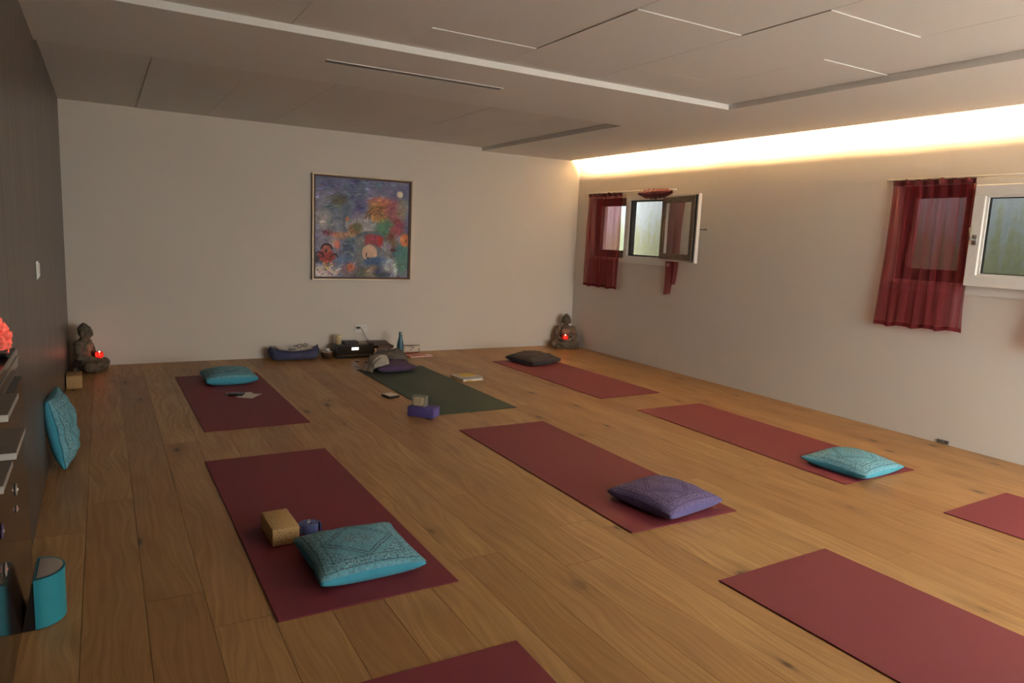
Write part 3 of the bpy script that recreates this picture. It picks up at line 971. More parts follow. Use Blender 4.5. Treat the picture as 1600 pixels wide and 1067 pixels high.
o = b.obj('paper_stack', 'paper', smooth=True); o.location = (1.632, 7.135, 0)
tag(o, 'open white papers lying in the sag of the navy bolster', 'paper')
t_ = thing('eyeglasses', 'black-rimmed glasses on the papers on the navy bolster', 'glasses', (1.705, 7.115, 0.118), radians(12))
for s_ in (-1, 1):
    B().tube([(s_ * 0.030 + 0.022 * cos(a * pi / 9), 0.0, 0.024 + 0.018 * sin(a * pi / 9) + 0.10 * 0.022 * s_) for a in range(18)], 0.0030, 6, True).obj('rim', 'blackpl', t_, True)
    B().tube([(s_ * 0.054, 0, 0.026), (s_ * 0.056, 0.06, 0.018), (s_ * 0.050, 0.085, 0.006)], 0.0026, 6).obj('temple_arm', 'blackpl', t_, True)
B().tube([(-0.009, 0, 0.028), (0, 0, 0.031), (0.009, 0, 0.028)], 0.0028, 6).obj('bridge', 'blackpl', t_, True)
t_ = thing('pen', 'short black pen on the papers left of the glasses', 'pen', (1.602, 7.100, 0.1035), radians(8))
B().tube([(-0.035, 0, 0.006), (0.03, 0, 0.006), (0.038, 0, 0.006)], [0.0045, 0.0045, 0.001], 8).obj('barrel', 'blackpl', t_, True)
B().tube([(0.0, 0.0, 0.012), (-0.030, 0, 0.012)], 0.0015, 6).obj('clip', 'chrome', t_, True)
# bowl with white pebbles
t_ = thing('bowl', 'small dark brown bowl beside the black radio', 'bowl', (1.955, 7.130, 0.0))
B().lathe([(0, 0.0), (0.040, 0.0), (0.052, 0.012), (0.060, 0.045), (0.062, 0.068), (0.058, 0.068), (0.054, 0.045), (0.046, 0.016), (0, 0.012)], 26).obj('bowl_shell', 'brownwood', t_, True)
B().lathe([(0.058, 0.066), (0.0635, 0.066), (0.0635, 0.071), (0.058, 0.071)], 26).obj('rim', 'gold', t_, True)
pr2 = random.Random(3)
for i, (dx, dy, r) in enumerate([(-0.03, -0.015, 0.019), (0.0, -0.03, 0.018), (0.03, -0.01, 0.020), (-0.01, 0.02, 0.020), (0.025, 0.025, 0.018), (-0.035, 0.02, 0.015), (0.010, 0.0, 0.021)]):
    b = B(); bmesh.ops.create_icosphere(b.bm, subdivisions=2, radius=1.0)
    for v in b.bm.verts:
        k = 1 + 0.15 * noise.noise(v.co * 1.7 + Vector((i * 3, 0, 0)))
        v.co = Vector((v.co.x * r * k, v.co.y * r * k, v.co.z * r * 0.75 * k))
    o = b.obj('pebble', ['paper', 'greymetal', 'paper', 'darkbook', 'paper', 'wax', 'paper'][i], smooth=True)
    o.location = (1.955 + dx, 7.130 + dy, 0.062 + (0.024 if i == 6 else 0.0))
    tag(o, ['white pebble at the left of the dark bowl', 'silvery pebble at the front of the dark bowl', 'white pebble at the right of the dark bowl', 'dark pebble at the middle of the dark bowl', 'white pebble at the back right of the dark bowl', 'cream pebble at the back left of the dark bowl', 'white pebble on top of the heap in the dark bowl'][i], 'pebble', 'pebbles in the bowl')
# radio
t_ = thing('radio', 'wide black tabletop radio with a lit white display', 'radio', (2.222, 7.150, 0.0), radians(2))
autosmooth(B().box(-0.198, 0.198, -0.09, 0.09, 0.030, 0.135, 0.008, 2).obj('body', 'blackpl', t_))
B().box(-0.185, 0.185, -0.0935, -0.088, 0.042, 0.128, 0.002).obj('grille', 'darkpl', t_)
autosmooth(B().box(-0.19, 0.19, -0.085, 0.085, 0.0, 0.024, 0.004, 1).obj('base', 'blackpl', t_))
B().box(-0.190, 0.19, -0.098, -0.088, 0.029, 0.0335, 0.001).obj('silver_strip', 'chrome', t_)
B().box(-0.034, 0.040, -0.0965, -0.0935, 0.084, 0.113, 0.001).obj('display', 'display', t_)
t_ = thing('candle', 'thick cream pillar candle on the left of the radio', 'candle', (2.083, 7.160, 0.1355))
B().lathe([(0, 0), (0.030, 0), (0.031, 0.09), (0.029, 0.095), (0.025, 0.092), (0.010, 0.085), (0, 0.084)], 22).obj('wax_body', 'wax', t_, True)
B().tube([(0, 0, 0.083), (0.001, 0, 0.092), (0.003, 0, 0.098)], 0.0015, 6).obj('wick', 'blackpl', t_, True)
def book(name, label, loc, rz, w, d, h, cover, pages='paper', cat='book'):
    t_ = thing(name, label, cat, loc, rz)
    B().box(-w / 2, w / 2, -d / 2, d / 2, 0, 0.003).obj('back_cover', cover, t_)
    B().box(-w / 2, w / 2, -d / 2, d / 2, h - 0.003, h).obj('front_cover', cover, t_)
    B().box(-w / 2, -w / 2 + 0.004, -d / 2, d / 2, 0.003, h - 0.003).obj('spine', cover, t_)
    B().box(-w / 2 + 0.004, w / 2 - 0.004, -d / 2 + 0.004, d / 2 - 0.004, 0.003, h - 0.003).obj('pages', pages, t_)
    return t_
book('book', 'dark plum booklet lying on the radio beside the candle', (2.208, 7.160, 0.1355), radians(2), 0.150, 0.12, 0.028, 'darkbook', 'darkbook')
sheet_paper('pale paper strip on top of the radio under the cable', (2.335, 7.165, 0.1357), radians(-4), 0.10, 0.13, 'scarf', 0.010, curl=0.0)
# books right of the radio
book('book', 'brown book at the bottom of the stack right of the radio', (2.545, 7.160, 0.0005), radians(-2), 0.22, 0.19, 0.045, 'brownbook', 'brownwood')
book('book', 'dark book in the middle of the stack right of the radio', (2.535, 7.165, 0.046), radians(3), 0.20, 0.17, 0.040, 'darkbook', 'brownbook')
book('book', 'reddish brown book near the top of the stack right of the radio', (2.575, 7.160, 0.0865), radians(-3), 0.17, 0.17, 0.026, 'brownbook', 'brownwood')
book('book', 'thin dark magazine on top of the stack overhanging the radio', (2.495, 7.160, 0.140), radians(-6), 0.22, 0.16, 0.010, 'darkbook', 'brownbook')
bevbox('book', 'thin tan booklet wedged under the dark magazine', 'book', (2.520, 7.170, 0.113), radians(2), (0.17, 0.15, 0.026), 'brownwood', 0.002)
# water bottle
t_ = thing('water_bottle', 'slim blue-teal steel water bottle standing by the back wall', 'bottle', (2.678, 6.945, 0.0))
B().lathe([(0, 0), (0.034, 0.0), (0.0365, 0.006), (0.0370, 0.07), (0.0365, 0.13), (0.034, 0.155), (0.027, 0.185), (0.020, 0.215), (0.0175, 0.232), (0.0175, 0.238), (0, 0.238)], 28).obj('bottle_body', 'tealbottle', t_, True)
B().lathe([(0.0175, 0.238), (0.0190, 0.240), (0.0190, 0.272), (0.017, 0.276), (0, 0.276)], 24).obj('screw_cap', 'tealbottle', t_, True)
B().box(-0.004, 0.006, -0.0205, -0.0180, 0.250, 0.272, 0.001).obj('cap_highlight', 'chrome', t_)  # small bright plate added to imitate a highlight on the cap
# pink folder + patterned white pouch
t_ = book('folder', 'pink patterned folder lying right of the water bottle', (2.905, 7.000, 0.0005), radians(6), 0.27, 0.17, 0.014, 'pink')
o = B().box(0.07, 0.12, -0.075, -0.01, 0.014, 0.0155).obj('label_sticker', 'paper', t_)
def m_pouch():
    t = NT('leaf_print_cotton')
    v = t.n('ShaderNodeTexVoronoi', feature='F1')
    t.put(v.inputs['Vector'], t.mapping(t.obj(), (1.0, 1, 1.4)))
    v.inputs['Scale'].default_value = 24
    k = t.ramp(v.outputs['Distance'], [(0.28, 1.0), (0.36, 0.0)])
    x, y, z = t.xyz(t.obj())
    band = t.math('LESS_THAN', t.math('ABSOLUTE', t.math('SUBTRACT', z, 0.042)), 0.026)
    c = t.mix(t.math('MULTIPLY', k, band), rgb(222, 208, 192), rgb(50, 46, 44))
    red = t.math('LESS_THAN', z, 0.014)
    return t.set(t.mix(red, c, rgb(190, 96, 78)), 0.7)
MAT['pouch'] = m_pouch()
t_ = thing('pouch', 'cream pouch with black leaf print behind the pink folder', 'pouch', (2.895, 7.185, 0.0005), radians(-2))
b = B()
b.sheet(lambda u, v: Vector((0.10 * smap(u), -0.035 * sin(pi * v) * max(0.0, 1 - abs(smap(u)) ** 6) ** .5, 0.084 * v + 0.003 * sin(u * 9))), 20, 12)
b.sheet(lambda u, v: Vector((0.10 * smap(u), 0.035 * sin(pi * v) * max(0.0, 1 - abs(smap(u)) ** 6) ** .5, 0.084 * v + 0.003 * sin(u * 9))), 20, 12)
b.obj('cloth_bag', 'pouch', t_, True, weld=0.0005)
B().tube([(-0.10 + 0.02 * k, -0.002, 0.086 + 0.003 * sin((0.5 + .1 * (k - 5)) * 9)) for k in range(11)], 0.003, 6).obj('zip', 'brownbook', t_, True)
# little white spray bottle + a tiny bottle cap on the floor
t_ = thing('spray_bottle', 'tiny white bottle standing between radio and knitwear', 'bottle', (2.385, 6.88, 0.0))
B().lathe([(0, 0), (0.014, 0), (0.015, 0.004), (0.015, 0.075), (0.009, 0.085), (0.009, 0.092), (0, 0.092)], 18).obj('bottle_body', 'paper', t_, True)
B().lathe([(0.0105, 0.092), (0.0115, 0.094), (0.0115, 0.125), (0, 0.127)], 18).obj('cap', 'wax', t_, True)
t_ = thing('tealight', 'tiny silvery tea light on the floor in front of the radio', 'candle', (2.188, 6.850, 0.0005))
B().lathe([(0, 0.001), (0.019, 0.0), (0.019, 0.016), (0.0175, 0.016), (0.0175, 0.012), (0, 0.012)], 20).obj('cup', 'chrome', t_, True)
B().lathe([(0, 0.012), (0.0170, 0.0121), (0.0170, 0.0135), (0, 0.0135)], 20).obj('wax_disc', 'paper', t_, True)
# outlet and power cable
t_ = thing('wall_outlet', 'white double wall outlet above the radio', 'outlet', (2.362, YB, 0.275))
B().box(-0.070, 0.070, -0.008, 0, -0.042, 0.042, 0.003).obj('plate', 'white', t_)
for xx in (-0.034, 0.034):
    B().box(xx - 0.027, xx + 0.027, -0.011, -0.008, -0.030, 0.030, 0.002).obj('socket', 'white', t_)
    for dz, dx in ((0.012, -0.007), (0.012, 0.007), (-0.006, 0.0)):
        o = B().lathe([(0, -0.0005), (0.0035, -0.0005), (0.0035, 0.001), (0, 0.001)], 10).obj('pin_hole', 'rubber', t_)
        o.location = (xx + dx, -0.0112, dz); o.rotation_euler = (radians(90), 0, 0)
t_ = thing('power_cable', 'black power cable running from the outlet down over the radio', 'cable', (2.33, YB - 0.012, 0.287))
B().box(-0.020, 0.014, -0.030, 0.0, -0.010, 0.010, 0.004).obj('plug', 'blackpl', t_)
pts = [(0.004, -0.020, 0.0), (0.022, -0.028, -0.004), (0.040, -0.034, -0.035), (0.062, -0.045, -0.085), (0.082, -0.060, -0.120), (0.088, -0.090, -0.130), (0.070, -0.150, -0.130), (0.060, -0.215, -0.126), (0.062, -0.2415, -0.140), (0.072, -0.246, -0.20), (0.095, -0.252, -0.255), (0.12, -0.275, -0.280), (0.13, -0.32, -0.283)]
def cat(P, n=6):
    P = [Vector(p) for p in P]; out = []
    Q = [P[0]] + P + [P[-1]]
    for i in range(1, len(Q) - 2):
        for k in range(n):
            t = k / n
            a, b_, c, d = Q[i - 1], Q[i], Q[i + 1], Q[i + 2]
            out.append(0.5 * ((2 * b_) + (c - a) * t + (2 * a - 5 * b_ + 4 * c - d) * t * t + (3 * b_ - a - 3 * c + d) * t ** 3))
    out.append(P[-1]); return out
B().tube(cat(pts), 0.0032, 6).obj('cord', 'blackpl', t_, True)

# crumpled knitwear over the plum cushion
ctop, cbot = cushion_fn(0.195, 0.085, 6, 0.32)
def support(x, y):
    dx, dy = x - 2.362, y - 6.375
    u, v = dx / 0.195, dy / 0.195
    if abs(u) < 1 and abs(v) < 1:
        return ZM + ctop(u, v).z
    return ZM if (2.07 < x < 2.73 and y < 6.43) else 0.001
def drape(name, label, cx, cy, rx, ry, rot, mat, thick, seed, nfold, amp):
    b = B()
    def pt(u, v, top):
        a = u * 2 * pi
        r = v
        k = 1 + 0.16 * noise.noise(Vector((cos(a) * 1.6, sin(a) * 1.6, seed))) + 0.06 * sin(a * 5 + seed)
        lx, ly = rx * k * r * cos(a), ry * k * r * sin(a)
        x = cx + lx * cos(rot) - ly * sin(rot); y = cy + lx * sin(rot) + ly * cos(rot)
        acc = 0.0
        for ddx, ddy in ((0, 0), (0.025, 0), (-0.025, 0), (0, 0.025), (0, -0.025)):
            acc = max(acc, support(x + ddx, y + ddy) - (0.0 if ddx == ddy else 0.012))
        z = acc
        if top:
            e = max(0.0, 1 - r ** 4) ** 0.5
            wob = noise.noise(Vector((lx * 9, ly * 9, seed)))
            fold = abs(sin(ly * nfold + 3.2 * noise.noise(Vector((lx * 5, ly * 4, seed + 2))) + 1.2 * lx * nfold * 0.3))
            z += 0.004 + e * (thick + amp * fold + 0.5 * amp * wob + 0.45 * amp * abs(noise.noise(Vector((lx * 26, ly * 20, seed + 7)))))
        return Vector((x, y, z))
    c0 = Vector((cx, cy, 0.0))
    b.sheet(lambda u, v: pt(u, 0.02 + 0.98 * v, True) - c0, 72, 30)
    b.sheet(lambda u, v: pt(u, 0.02 + 0.98 * v, False) - c0, 72, 30)
    o = b.obj(name, mat, smooth=True, weld=0.002)
    o.location = c0
    return tag(o, label, 'clothing')
drape('cardigan', 'crumpled dark taupe cardigan heaped on the plum cushion', 2.420, 6.535, 0.175, 0.105, radians(-14), 'cardigan', 0.050, 3.0, 70, 0.040)
drape('scarf', 'crumpled beige-grey knitted scarf spilling off the plum cushion onto the green mat', 2.205, 6.335, 0.120, 0.125, radians(20), 'scarf', 0.036, 8.0, 85, 0.034)

# ================================================================== STONE FIGURES
def statue(label, loc, face):
    """seated meditating figure, local -Y is its front"""
    b = B()
    Rx = lambda a: Matrix.Rotation(a, 3, 'X')
    b.ell((0, 0.03, 0.055), (0.105, 0.085, 0.060))
    b.ell((0, 0.035, 0.125), (0.074, 0.056, 0.075))
    b.ell((0, 0.035, 0.195), (0.086, 0.056, 0.070))
    b.ell((0, 0.040, 0.238), (0.088, 0.042, 0.034))
    b.ell((0, -0.012, 0.200), (0.060, 0.014, 0.045))
    b.tube([(0, 0.036, 0.25), (0, 0.026, 0.295)], [0.034, 0.030], 12)
    b.ell((0, 0.018, 0.336), (0.050, 0.056, 0.060))
    b.ell((0, -0.004, 0.316), (0.038, 0.038, 0.036))
    b.ell((0, 0.026, 0.390), (0.032, 0.034, 0.022))
    b.ell((0, 0.026, 0.408), (0.015, 0.016, 0.012))
    b.ell((0, 0.022, 0.364), (0.052, 0.055, 0.034))
    b.ell((0, -0.042, 0.326), (0.0085, 0.010, 0.018))
    for s in (-1, 1):
        b.ell((s * 0.018, -0.036, 0.346), (0.014, 0.008, 0.005))
        b.ell((s * 0.012, -0.038, 0.306), (0.012, 0.006, 0.006))
        b.ell((s * 0.051, 0.022, 0.322), (0.010, 0.014, 0.034))
        sh = Vector((s * 0.085, 0.038, 0.236)); el = Vector((s * 0.122, 0.012, 0.130)); ha = Vector((s * 0.028, -0.085, 0.100))
        b.tube([sh, sh.lerp(el, .5) + Vector((s * 0.006, 0, 0)), el], [0.034, 0.031, 0.028], 12)
        b.tube([el, el.lerp(ha, .5), ha], [0.028, 0.024, 0.018], 12)
        b.ell(sh, (0.036, 0.036, 0.034)); b.ell(el, (0.029, 0.029, 0.029))
        b.ell((s * 0.022, -0.092, 0.098), (0.036, 0.024, 0.013))
        kn = Vector((s * 0.132, -0.070, 0.047)); hp = Vector((s * 0.055, 0.02, 0.055)); an = Vector((-s * 0.055, -0.125, 0.040 + (0.016 if s > 0 else 0)))
        b.tube([hp, hp.lerp(kn, .5), kn], [0.055, 0.052, 0.044], 12)
        b.tube([kn, kn.lerp(an, .5), an], [0.042, 0.036, 0.024], 12)
        b.ell(kn, (0.046, 0.050, 0.046))
        b.ell((-s * 0.075, -0.122, 0.044 + (0.016 if s > 0 else 0)), (0.034, 0.020, 0.017))
    b.box(-0.10, 0.10, -0.12, 0.08, 0.0, 0.03)
    o = b.obj('stone_figure', 'stone')
    rm = o.modifiers.new('remesh', 'REMESH'); rm.mode = 'VOXEL'; rm.voxel_size = 0.0045; rm.use_smooth_shade = True
    sm_ = o.modifiers.new('smooth', 'SMOOTH'); sm_.factor = 0.6; sm_.iterations = 4
    dg = bpy.context.evaluated_depsgraph_get()
    me = bpy.data.meshes.new_from_object(o.evaluated_get(dg))
    o.modifiers.clear(); o.data = me
    zmin = min(v.co.z for v in me.vertices)
    for v in me.vertices: v.co.z = max(0.0, (v.co.z - zmin)) * 0.985
    for p in me.polygons: p.use_smooth = True
    if not me.materials: me.materials.append(MAT['stone'])
    o.location = loc; o.rotation_euler = (0, 0, face)
    tag(o, label, 'statue', 'seated stone figures')
    return o
def tealight_glass(label, loc):
    t_ = thing('candle_glass', label, 'candle', loc, 0, 'red candle glasses')
    B().lathe([(0, 0), (0.020, 0.0), (0.030, 0.010), (0.034, 0.028), (0.030, 0.046), (0.026, 0.052), (0.0235, 0.052), (0.027, 0.045), (0.031, 0.028), (0.027, 0.012), (0, 0.006)], 22).obj('glass_cup', 'redglass', t_, True)
    B().lathe([(0, 0.006), (0.019, 0.006), (0.019, 0.018), (0, 0.018)], 16).obj('wax_disc', 'wax', t_, True)
    B().lathe([(0, 0.018), (0.004, 0.024), (0.006, 0.034), (0.004, 0.048), (0, 0.062)], 12).obj('flame', 'flame', t_, True)
    ld = bpy.data.lights.new('candle_light', 'POINT'); ld.energy = 0.06; ld.color = (1.0, 0.12, 0.07); ld.shadow_soft_size = 0.03
    lo = bpy.data.objects.new('candle_light', ld); COL.objects.link(lo); lo.parent = t_; lo.location = (0, 0, 0.075)
FL = radians(90 - 24)
SLx, SLy = -0.140, 7.080
statue('seated grey stone figure in profile in the back left corner', (SLx, SLy, 0.0), FL)
dv = Matrix.Rotation(FL, 3, 'Z') @ Vector((0, -0.094, 0.113))
tealight_glass('red glowing candle glass in the lap of the left stone figure', (SLx + dv.x, SLy + dv.y, dv.z))
FR = atan2(-7.05, -4.87) + pi / 2
SRx, SRy = 4.872, 7.100
statue('seated grey stone figure facing out of the back right corner', (SRx, SRy, 0.0), FR)
dv = Matrix.Rotation(FR, 3, 'Z') @ Vector((0, -0.094, 0.113))
tealight_glass('red glowing candle glass in the lap of the right stone figure', (SRx + dv.x, SRy + dv.y, dv.z))

# ================================================================== PAINTING
PX0, PX1, PZ0, PZ1 = 1.838, 2.900, 0.793, 1.856
t_ = thing('painting', 'large square abstract landscape painting in a thin metal frame on the back wall', 'painting', ((PX0 + PX1) / 2, YB, PZ0))
hw, hh_ = (PX1 - PX0) / 2, PZ1 - PZ0
def frame_xz(b, x0, x1, z0, z1, w, y0, y1):
    b.box(x0, x1, y0, y1, z0, z0 + w); b.box(x0, x1, y0, y1, z1 - w, z1)
    b.box(x0, x0 + w, y0, y1, z0 + w, z1 - w); b.box(x1 - w, x1, y0, y1, z0 + w, z1 - w)
    return b
frame_xz(B(), -hw, hw, 0, hh_, 0.010, -0.045, 0).obj('outer_frame', 'gold', t_)
frame_xz(B(), -hw + 0.010, hw - 0.010, 0.010, hh_ - 0.010, 0.020, -0.036, -0.004).obj('inner_moulding', 'brownwood', t_)
NP = 260
def paint(u, v):
    """colours (sRGB 0-255) of the canvas; u to the right, v downwards, arrays"""
    def fbm(x, y, s, n=4):
        out = np.zeros_like(x); a = 1.0
        rs = np.random.RandomState(s)
        for k in range(n):
            f = 3.0 * 2 ** k
            for q in range(4):
                th_, ph = rs.uniform(0, 2 * pi), rs.uniform(0, 2 * pi)
                out += a * np.sin((x * cos(th_) + y * sin(th_)) * f * rs.uniform(.7, 1.5) * 2 + ph + 1.5 * np.sin(x * f * .7 + y * f * .5 + ph * 2))
            a *= 0.62
        return out / 5.0
    n1, n2, n3 = fbm(u, v, 1), fbm(u, v, 2), fbm(u, v, 3, 6)
    col = np.zeros(u.shape + (3,))
    def lay(c, a):
        a = np.clip(a, 0, 1)[..., None]
        col[:] = col * (1 - a) + np.array(c, float) * a
    def blob(cx, cy, rx, ry, c, soft=0.35, wob=0.35, al=1.0):
        d = np.sqrt(((u - cx) / rx) ** 2 + ((v - cy) / ry) ** 2) + wob * n3
        lay(c, al * np.clip((1 + soft / 2 - d) / soft, 0, 1))
    def ring(cx, cy, r, w, c, al=1.0, a0=-4, a1=4, wob=0.01):
        d = np.abs(np.hypot(u - cx, v - cy) + wob * n2 - r)
        an = np.arctan2(v - cy, u - cx)
        lay(c, al * np.clip((w - d) / (w * .5), 0, 1) * ((an > a0) & (an < a1)))
    lay((126, 130, 158), np.ones_like(u))
    lay((104, 106, 150), np.clip(0.55 - v * 1.1 + 0.5 * n1, 0, 1))
    lay((150, 148, 162), np.clip(0.45 * n2 + (0.35 - np.abs(v - .45)), 0, .8))
    lay((92, 112, 134), np.clip(n3 * 1.2 - .1, 0, .7))
    lay((82, 76, 126), np.clip(n1 * 1.5 - .5, 0, .7) * (v < .55))
    blob(.24, .24, .10, .07, (104, 96, 72), .9, .5, .8)
    blob(.30, .20, .05, .05, (84, 84, 80), .9, .5, .8)
    blob(.10, .42, .10, .10, (172, 172, 168), 1.0, .5, .7)
    blob(.45, .30, .08, .12, (88, 80, 140), 1.0, .6, .7)
    blob(.50, .48, .14, .14, (176, 172, 170), 1.0, .6, .75)
    blob(.68, .22, .12, .05, (196, 124, 108), .6, .4, .9)
    blob(.66, .32, .11, .10, (170, 120, 84), .6, .4, .9)
    for k in range(3):
        ring(.66, .40, .06 + .035 * k, .012, (122, 88, 58), .8, -3.2, 0.1)
    for k in range(5):
        blob(.60 + .035 * k, .39 + .01 * (k % 2), .010, .035, (200, 164, 90), .6, .2, .8)
    blob(.85, .32, .09, .12, (158, 96, 108), .8, .5, .9)
    blob(.88, .44, .06, .05, (150, 70, 84), .8, .5, .8)
    blob(.93, .28, .05, .10, (140, 152, 128), .9, .5, .6)
    blob(.74, .50, .10, .08, (84, 132, 104), .8, .5, .9)
    blob(.86, .51, .07, .05, (166, 84, 96), .7, .4, .9)
    blob(.14, .55, .07, .03, (160, 92, 104), .8, .5, .7)
    for k in range(4):
        ring(.10 + .035 * k, .55 + .012 * (k % 2), .018, .007, (110, 52, 72), .9)
    blob(.40, .52, .07, .06, (140, 104, 76), .6, .5, .9)
    blob(.44, .48, .05, .04, (98, 100, 76), .7, .5, .9)
    blob(.28, .575, .12, .035, (186, 136, 108), .7, .4, .9)
    blob(.33, .41, .018, .030, (206, 132, 100), .4, .1, .9)
    blob(.325, .47, .014, .04, (186, 186, 188), .4, .1, .9)
    # big hill with arcs
    d = np.hypot((u - .58) / 1.0, (v - .80) / 1.05)
    lay((120, 124, 132), np.clip((.275 - d + .012 * n2) / .02, 0, 1) * (v < .86))
    ring(.58, .80, .265, .02, (94, 108, 124), .9)
    ring(.58, .80, .20, .025, (136, 136, 138), .8)
    lay((150, 70, 84), np.clip((.245 - d) / .012, 0, 1) * np.clip((d - .135) / .012, 0, 1) * (u > .52) * (u < .72) * (v < .69))
    lay((178, 60, 66), np.clip((.25 - d) / .012, 0, 1) * (u > .66) * (u < .72) * (v > .52) * (v < .66))
    blob(.57, .745, .078, .080, (214, 182, 160), .14, .16, 1)
    lay((60, 48, 52), ((np.abs(u - .535) < .006) & (v > .745) & (v < .79)) * 1.0)
    lay((90, 46, 48), ((np.abs(u - .555) < .012) & (v > .79) & (v < .81)) * 1.0)
    blob(.35, .70, .09, .10, (78, 96, 124), .8, .4, .9)
    ring(.35, .72, .075, .014, (118, 134, 152), .7)
    ring(.34, .80, .06, .012, (156, 168, 180), .7)
    blob(.30, .82, .10, .05, (88, 116, 156), .8, .5, .8)
    blob(.66, .84, .14, .045, (70, 98, 138), .5, .3, .95)
    blob(.20, .66, .05, .04, (212, 186, 182), .8, .4, .8)
    blob(.23, .67, .03, .05, (206, 116, 96), .8, .4, .8)
    # red house with dark outline
    blob(.12, .79, .095, .065, (156, 66, 66), .3, .2, 1)
    blob(.12, .71, .050, .045, (168, 98, 88), .3, .15, 1)
    ring(.12, .72, .055, .012, (52, 40, 50), 1, -3.2, 0.0)
    ring(.04, .80, .045, .011, (50, 40, 52), 1, -3.2, 0.0)
    ring(.20, .80, .035, .010, (50, 40, 52), 1, -3.2, 0.0)
    blob(.115, .735, .012, .02, (60, 44, 48), .3, .1, 1)
    blob(.02, .82, .03, .04, (58, 50, 64), .5, .3, .9)
    blob(.10, .945, .17, .065, (222, 202, 198), .7, .5, .95)
    for k in range(14):
        a = k * 2.4
        blob(.14 + .045 * cos(a) * (k / 14 + .3), .875 + .03 * sin(a), .010, .010, [(222, 186, 92), (206, 110, 80), (236, 226, 208)][k % 3], .5, .1, 1)
    for k in range(10):
        blob(.03 + .028 * k, .93 + .02 * ((k * 7) % 3), .012, .008, [(96, 128, 96), (196, 96, 100), (80, 84, 130)][k % 3], .6, .2, .9)
    blob(.37, .92, .10, .07, (112, 96, 100), .8, .5, .9)
    ring(.37, .90, .035, .012, (206, 132, 92), .9); ring(.37, .90, .018, .010, (190, 96, 80), .9)
    ring(.37, .90, .06, .012, (150, 134, 160), .6)
    blob(.50, .95, .07, .05, (88, 92, 80), .8, .5, .9)
    blob(.60, .94, .06, .05, (140, 124, 112), .8, .6, .8)
    ring(.63, .91, .03, .010, (180, 130, 106), .7)
    blob(.72, .95, .08, .05, (58, 72, 92), .7, .4, .9)
    blob(.80, .88, .07, .07, (172, 178, 188), .8, .5, .8)
    blob(.86, .93, .02, .06, (208, 222, 222), .7, .4, .9)
    blob(.94, .80, .07, .16, (84, 130, 122), .6, .4, .95)
    blob(.90, .72, .06, .05, (74, 118, 128), .7, .4, .9)
    blob(.96, .60, .055, .065, (212, 134, 96), .3, .15, 1)
    blob(.97, .61, .008, .015, (120, 60, 50), .3, .05, 1)
    blob(.80, .62, .06, .07, (120, 96, 74), .8, .5, .9)
    blob(.80, .57, .025, .03, (110, 56, 60), .4, .2, 1)
    blob(.83, .71, .03, .015, (84, 46, 54), .5, .3, .9)
    blob(.76, .66, .04, .04, (164, 164, 190), .9, .5, .7)
    blob(.88, .10, .085, .07, (98, 100, 140), .9, .4, .6)
    d = np.hypot(u - .895, v - .125)
    lay((232, 218, 196), np.clip((.036 - d) / .005, 0, 1))
    rs = np.random.RandomState(17)
    n_ = u.shape[0]
    for k in range(900):
        i, j = rs.randint(0, n_, 2)
        if abs(u[i, j] - .895) < .05 and abs(v[i, j] - .125) < .05: continue
        if abs(u[i, j] - .57) < .08 and abs(v[i, j] - .745) < .08: continue
        c = np.clip(col[i, j] * rs.uniform(0.70, 1.36) + rs.uniform(-20, 20, 3), 0, 255)
        L_, w_ = rs.uniform(.008, .035), rs.uniform(.003, .008)
        an = rs.uniform(-.6, .6) + (0 if v[i, j] < .35 else rs.uniform(-1.6, 1.6))
        q = int(L_ * n_) + 3
        sl = (slice(max(0, i - q), i + q), slice(max(0, j - q), j + q))
        du, dv = u[sl] - u[i, j], v[sl] - v[i, j]
        a_ = du * cos(an) + dv * sin(an); b_ = -du * sin(an) + dv * cos(an) + 9 * a_ * a_ * rs.uniform(-1, 1)
        al = (np.clip((1.2 - np.hypot(a_ / L_, b_ / w_)) / .3, 0, 1) * rs.uniform(.5, .95))[..., None]
        col[sl] = col[sl] * (1 - al) + c * al
    g = fbm(u * 6, v * 6, 9, 3)[..., None]
    return np.clip(col * (1.10 + 0.10 * g) + 4 * g, 0, 255)
uu, vv = np.meshgrid(np.linspace(0, 1, NP), np.linspace(0, 1, NP), indexing='ij')
pc = paint(uu, vv) / 255.0
pcl = np.where(pc <= 0.04045, pc / 12.92, ((pc + 0.055) / 1.055) ** 2.4)
me = bpy.data.meshes.new('canvas')
cw, ch = hw - 0.028, hh_ - 0.056
vx = (-cw + 2 * cw * uu).ravel(); vz = (hh_ - 0.028 - ch * vv).ravel()
rel = (0.0012 * (pc.mean(axis=2) - .5)).ravel()
verts = np.stack([vx, -0.020 - rel, vz], 1)
idx = np.arange(NP * NP).reshape(NP, NP)
faces = np.stack([idx[:-1, :-1], idx[:-1, 1:], idx[1:, 1:], idx[1:, :-1]], -1).reshape(-1, 4)
me.from_pydata(verts.tolist(), [], faces.tolist())
ca = me.color_attributes.new('paint', 'FLOAT_COLOR', 'POINT')
ca.data.foreach_set('color', np.concatenate([pcl.reshape(-1, 3), np.ones((NP * NP, 1))], 1).astype(np.float32).ravel())
def m_canvas():
    t = NT('painted_canvas')
    a = t.n('ShaderNodeAttribute'); a.attribute_name = 'paint'
    n = t.noise(t.obj(), 120, 3)
    t.bump(n, 0.25, 0.002)
    return t.set(a.outputs['Color'], t.ramp(n, [(0.3, 0.5), (0.7, 0.65)]), 0, 0.35)
me.materials.append(m_canvas())
o = bpy.data.objects.new('canvas', me); COL.objects.link(o); o.parent = t_
B().box(-hw + 0.02, hw - 0.02, -0.017, -0.004, 0.02, hh_ - 0.02).obj('backing_board', 'brownwood', t_)

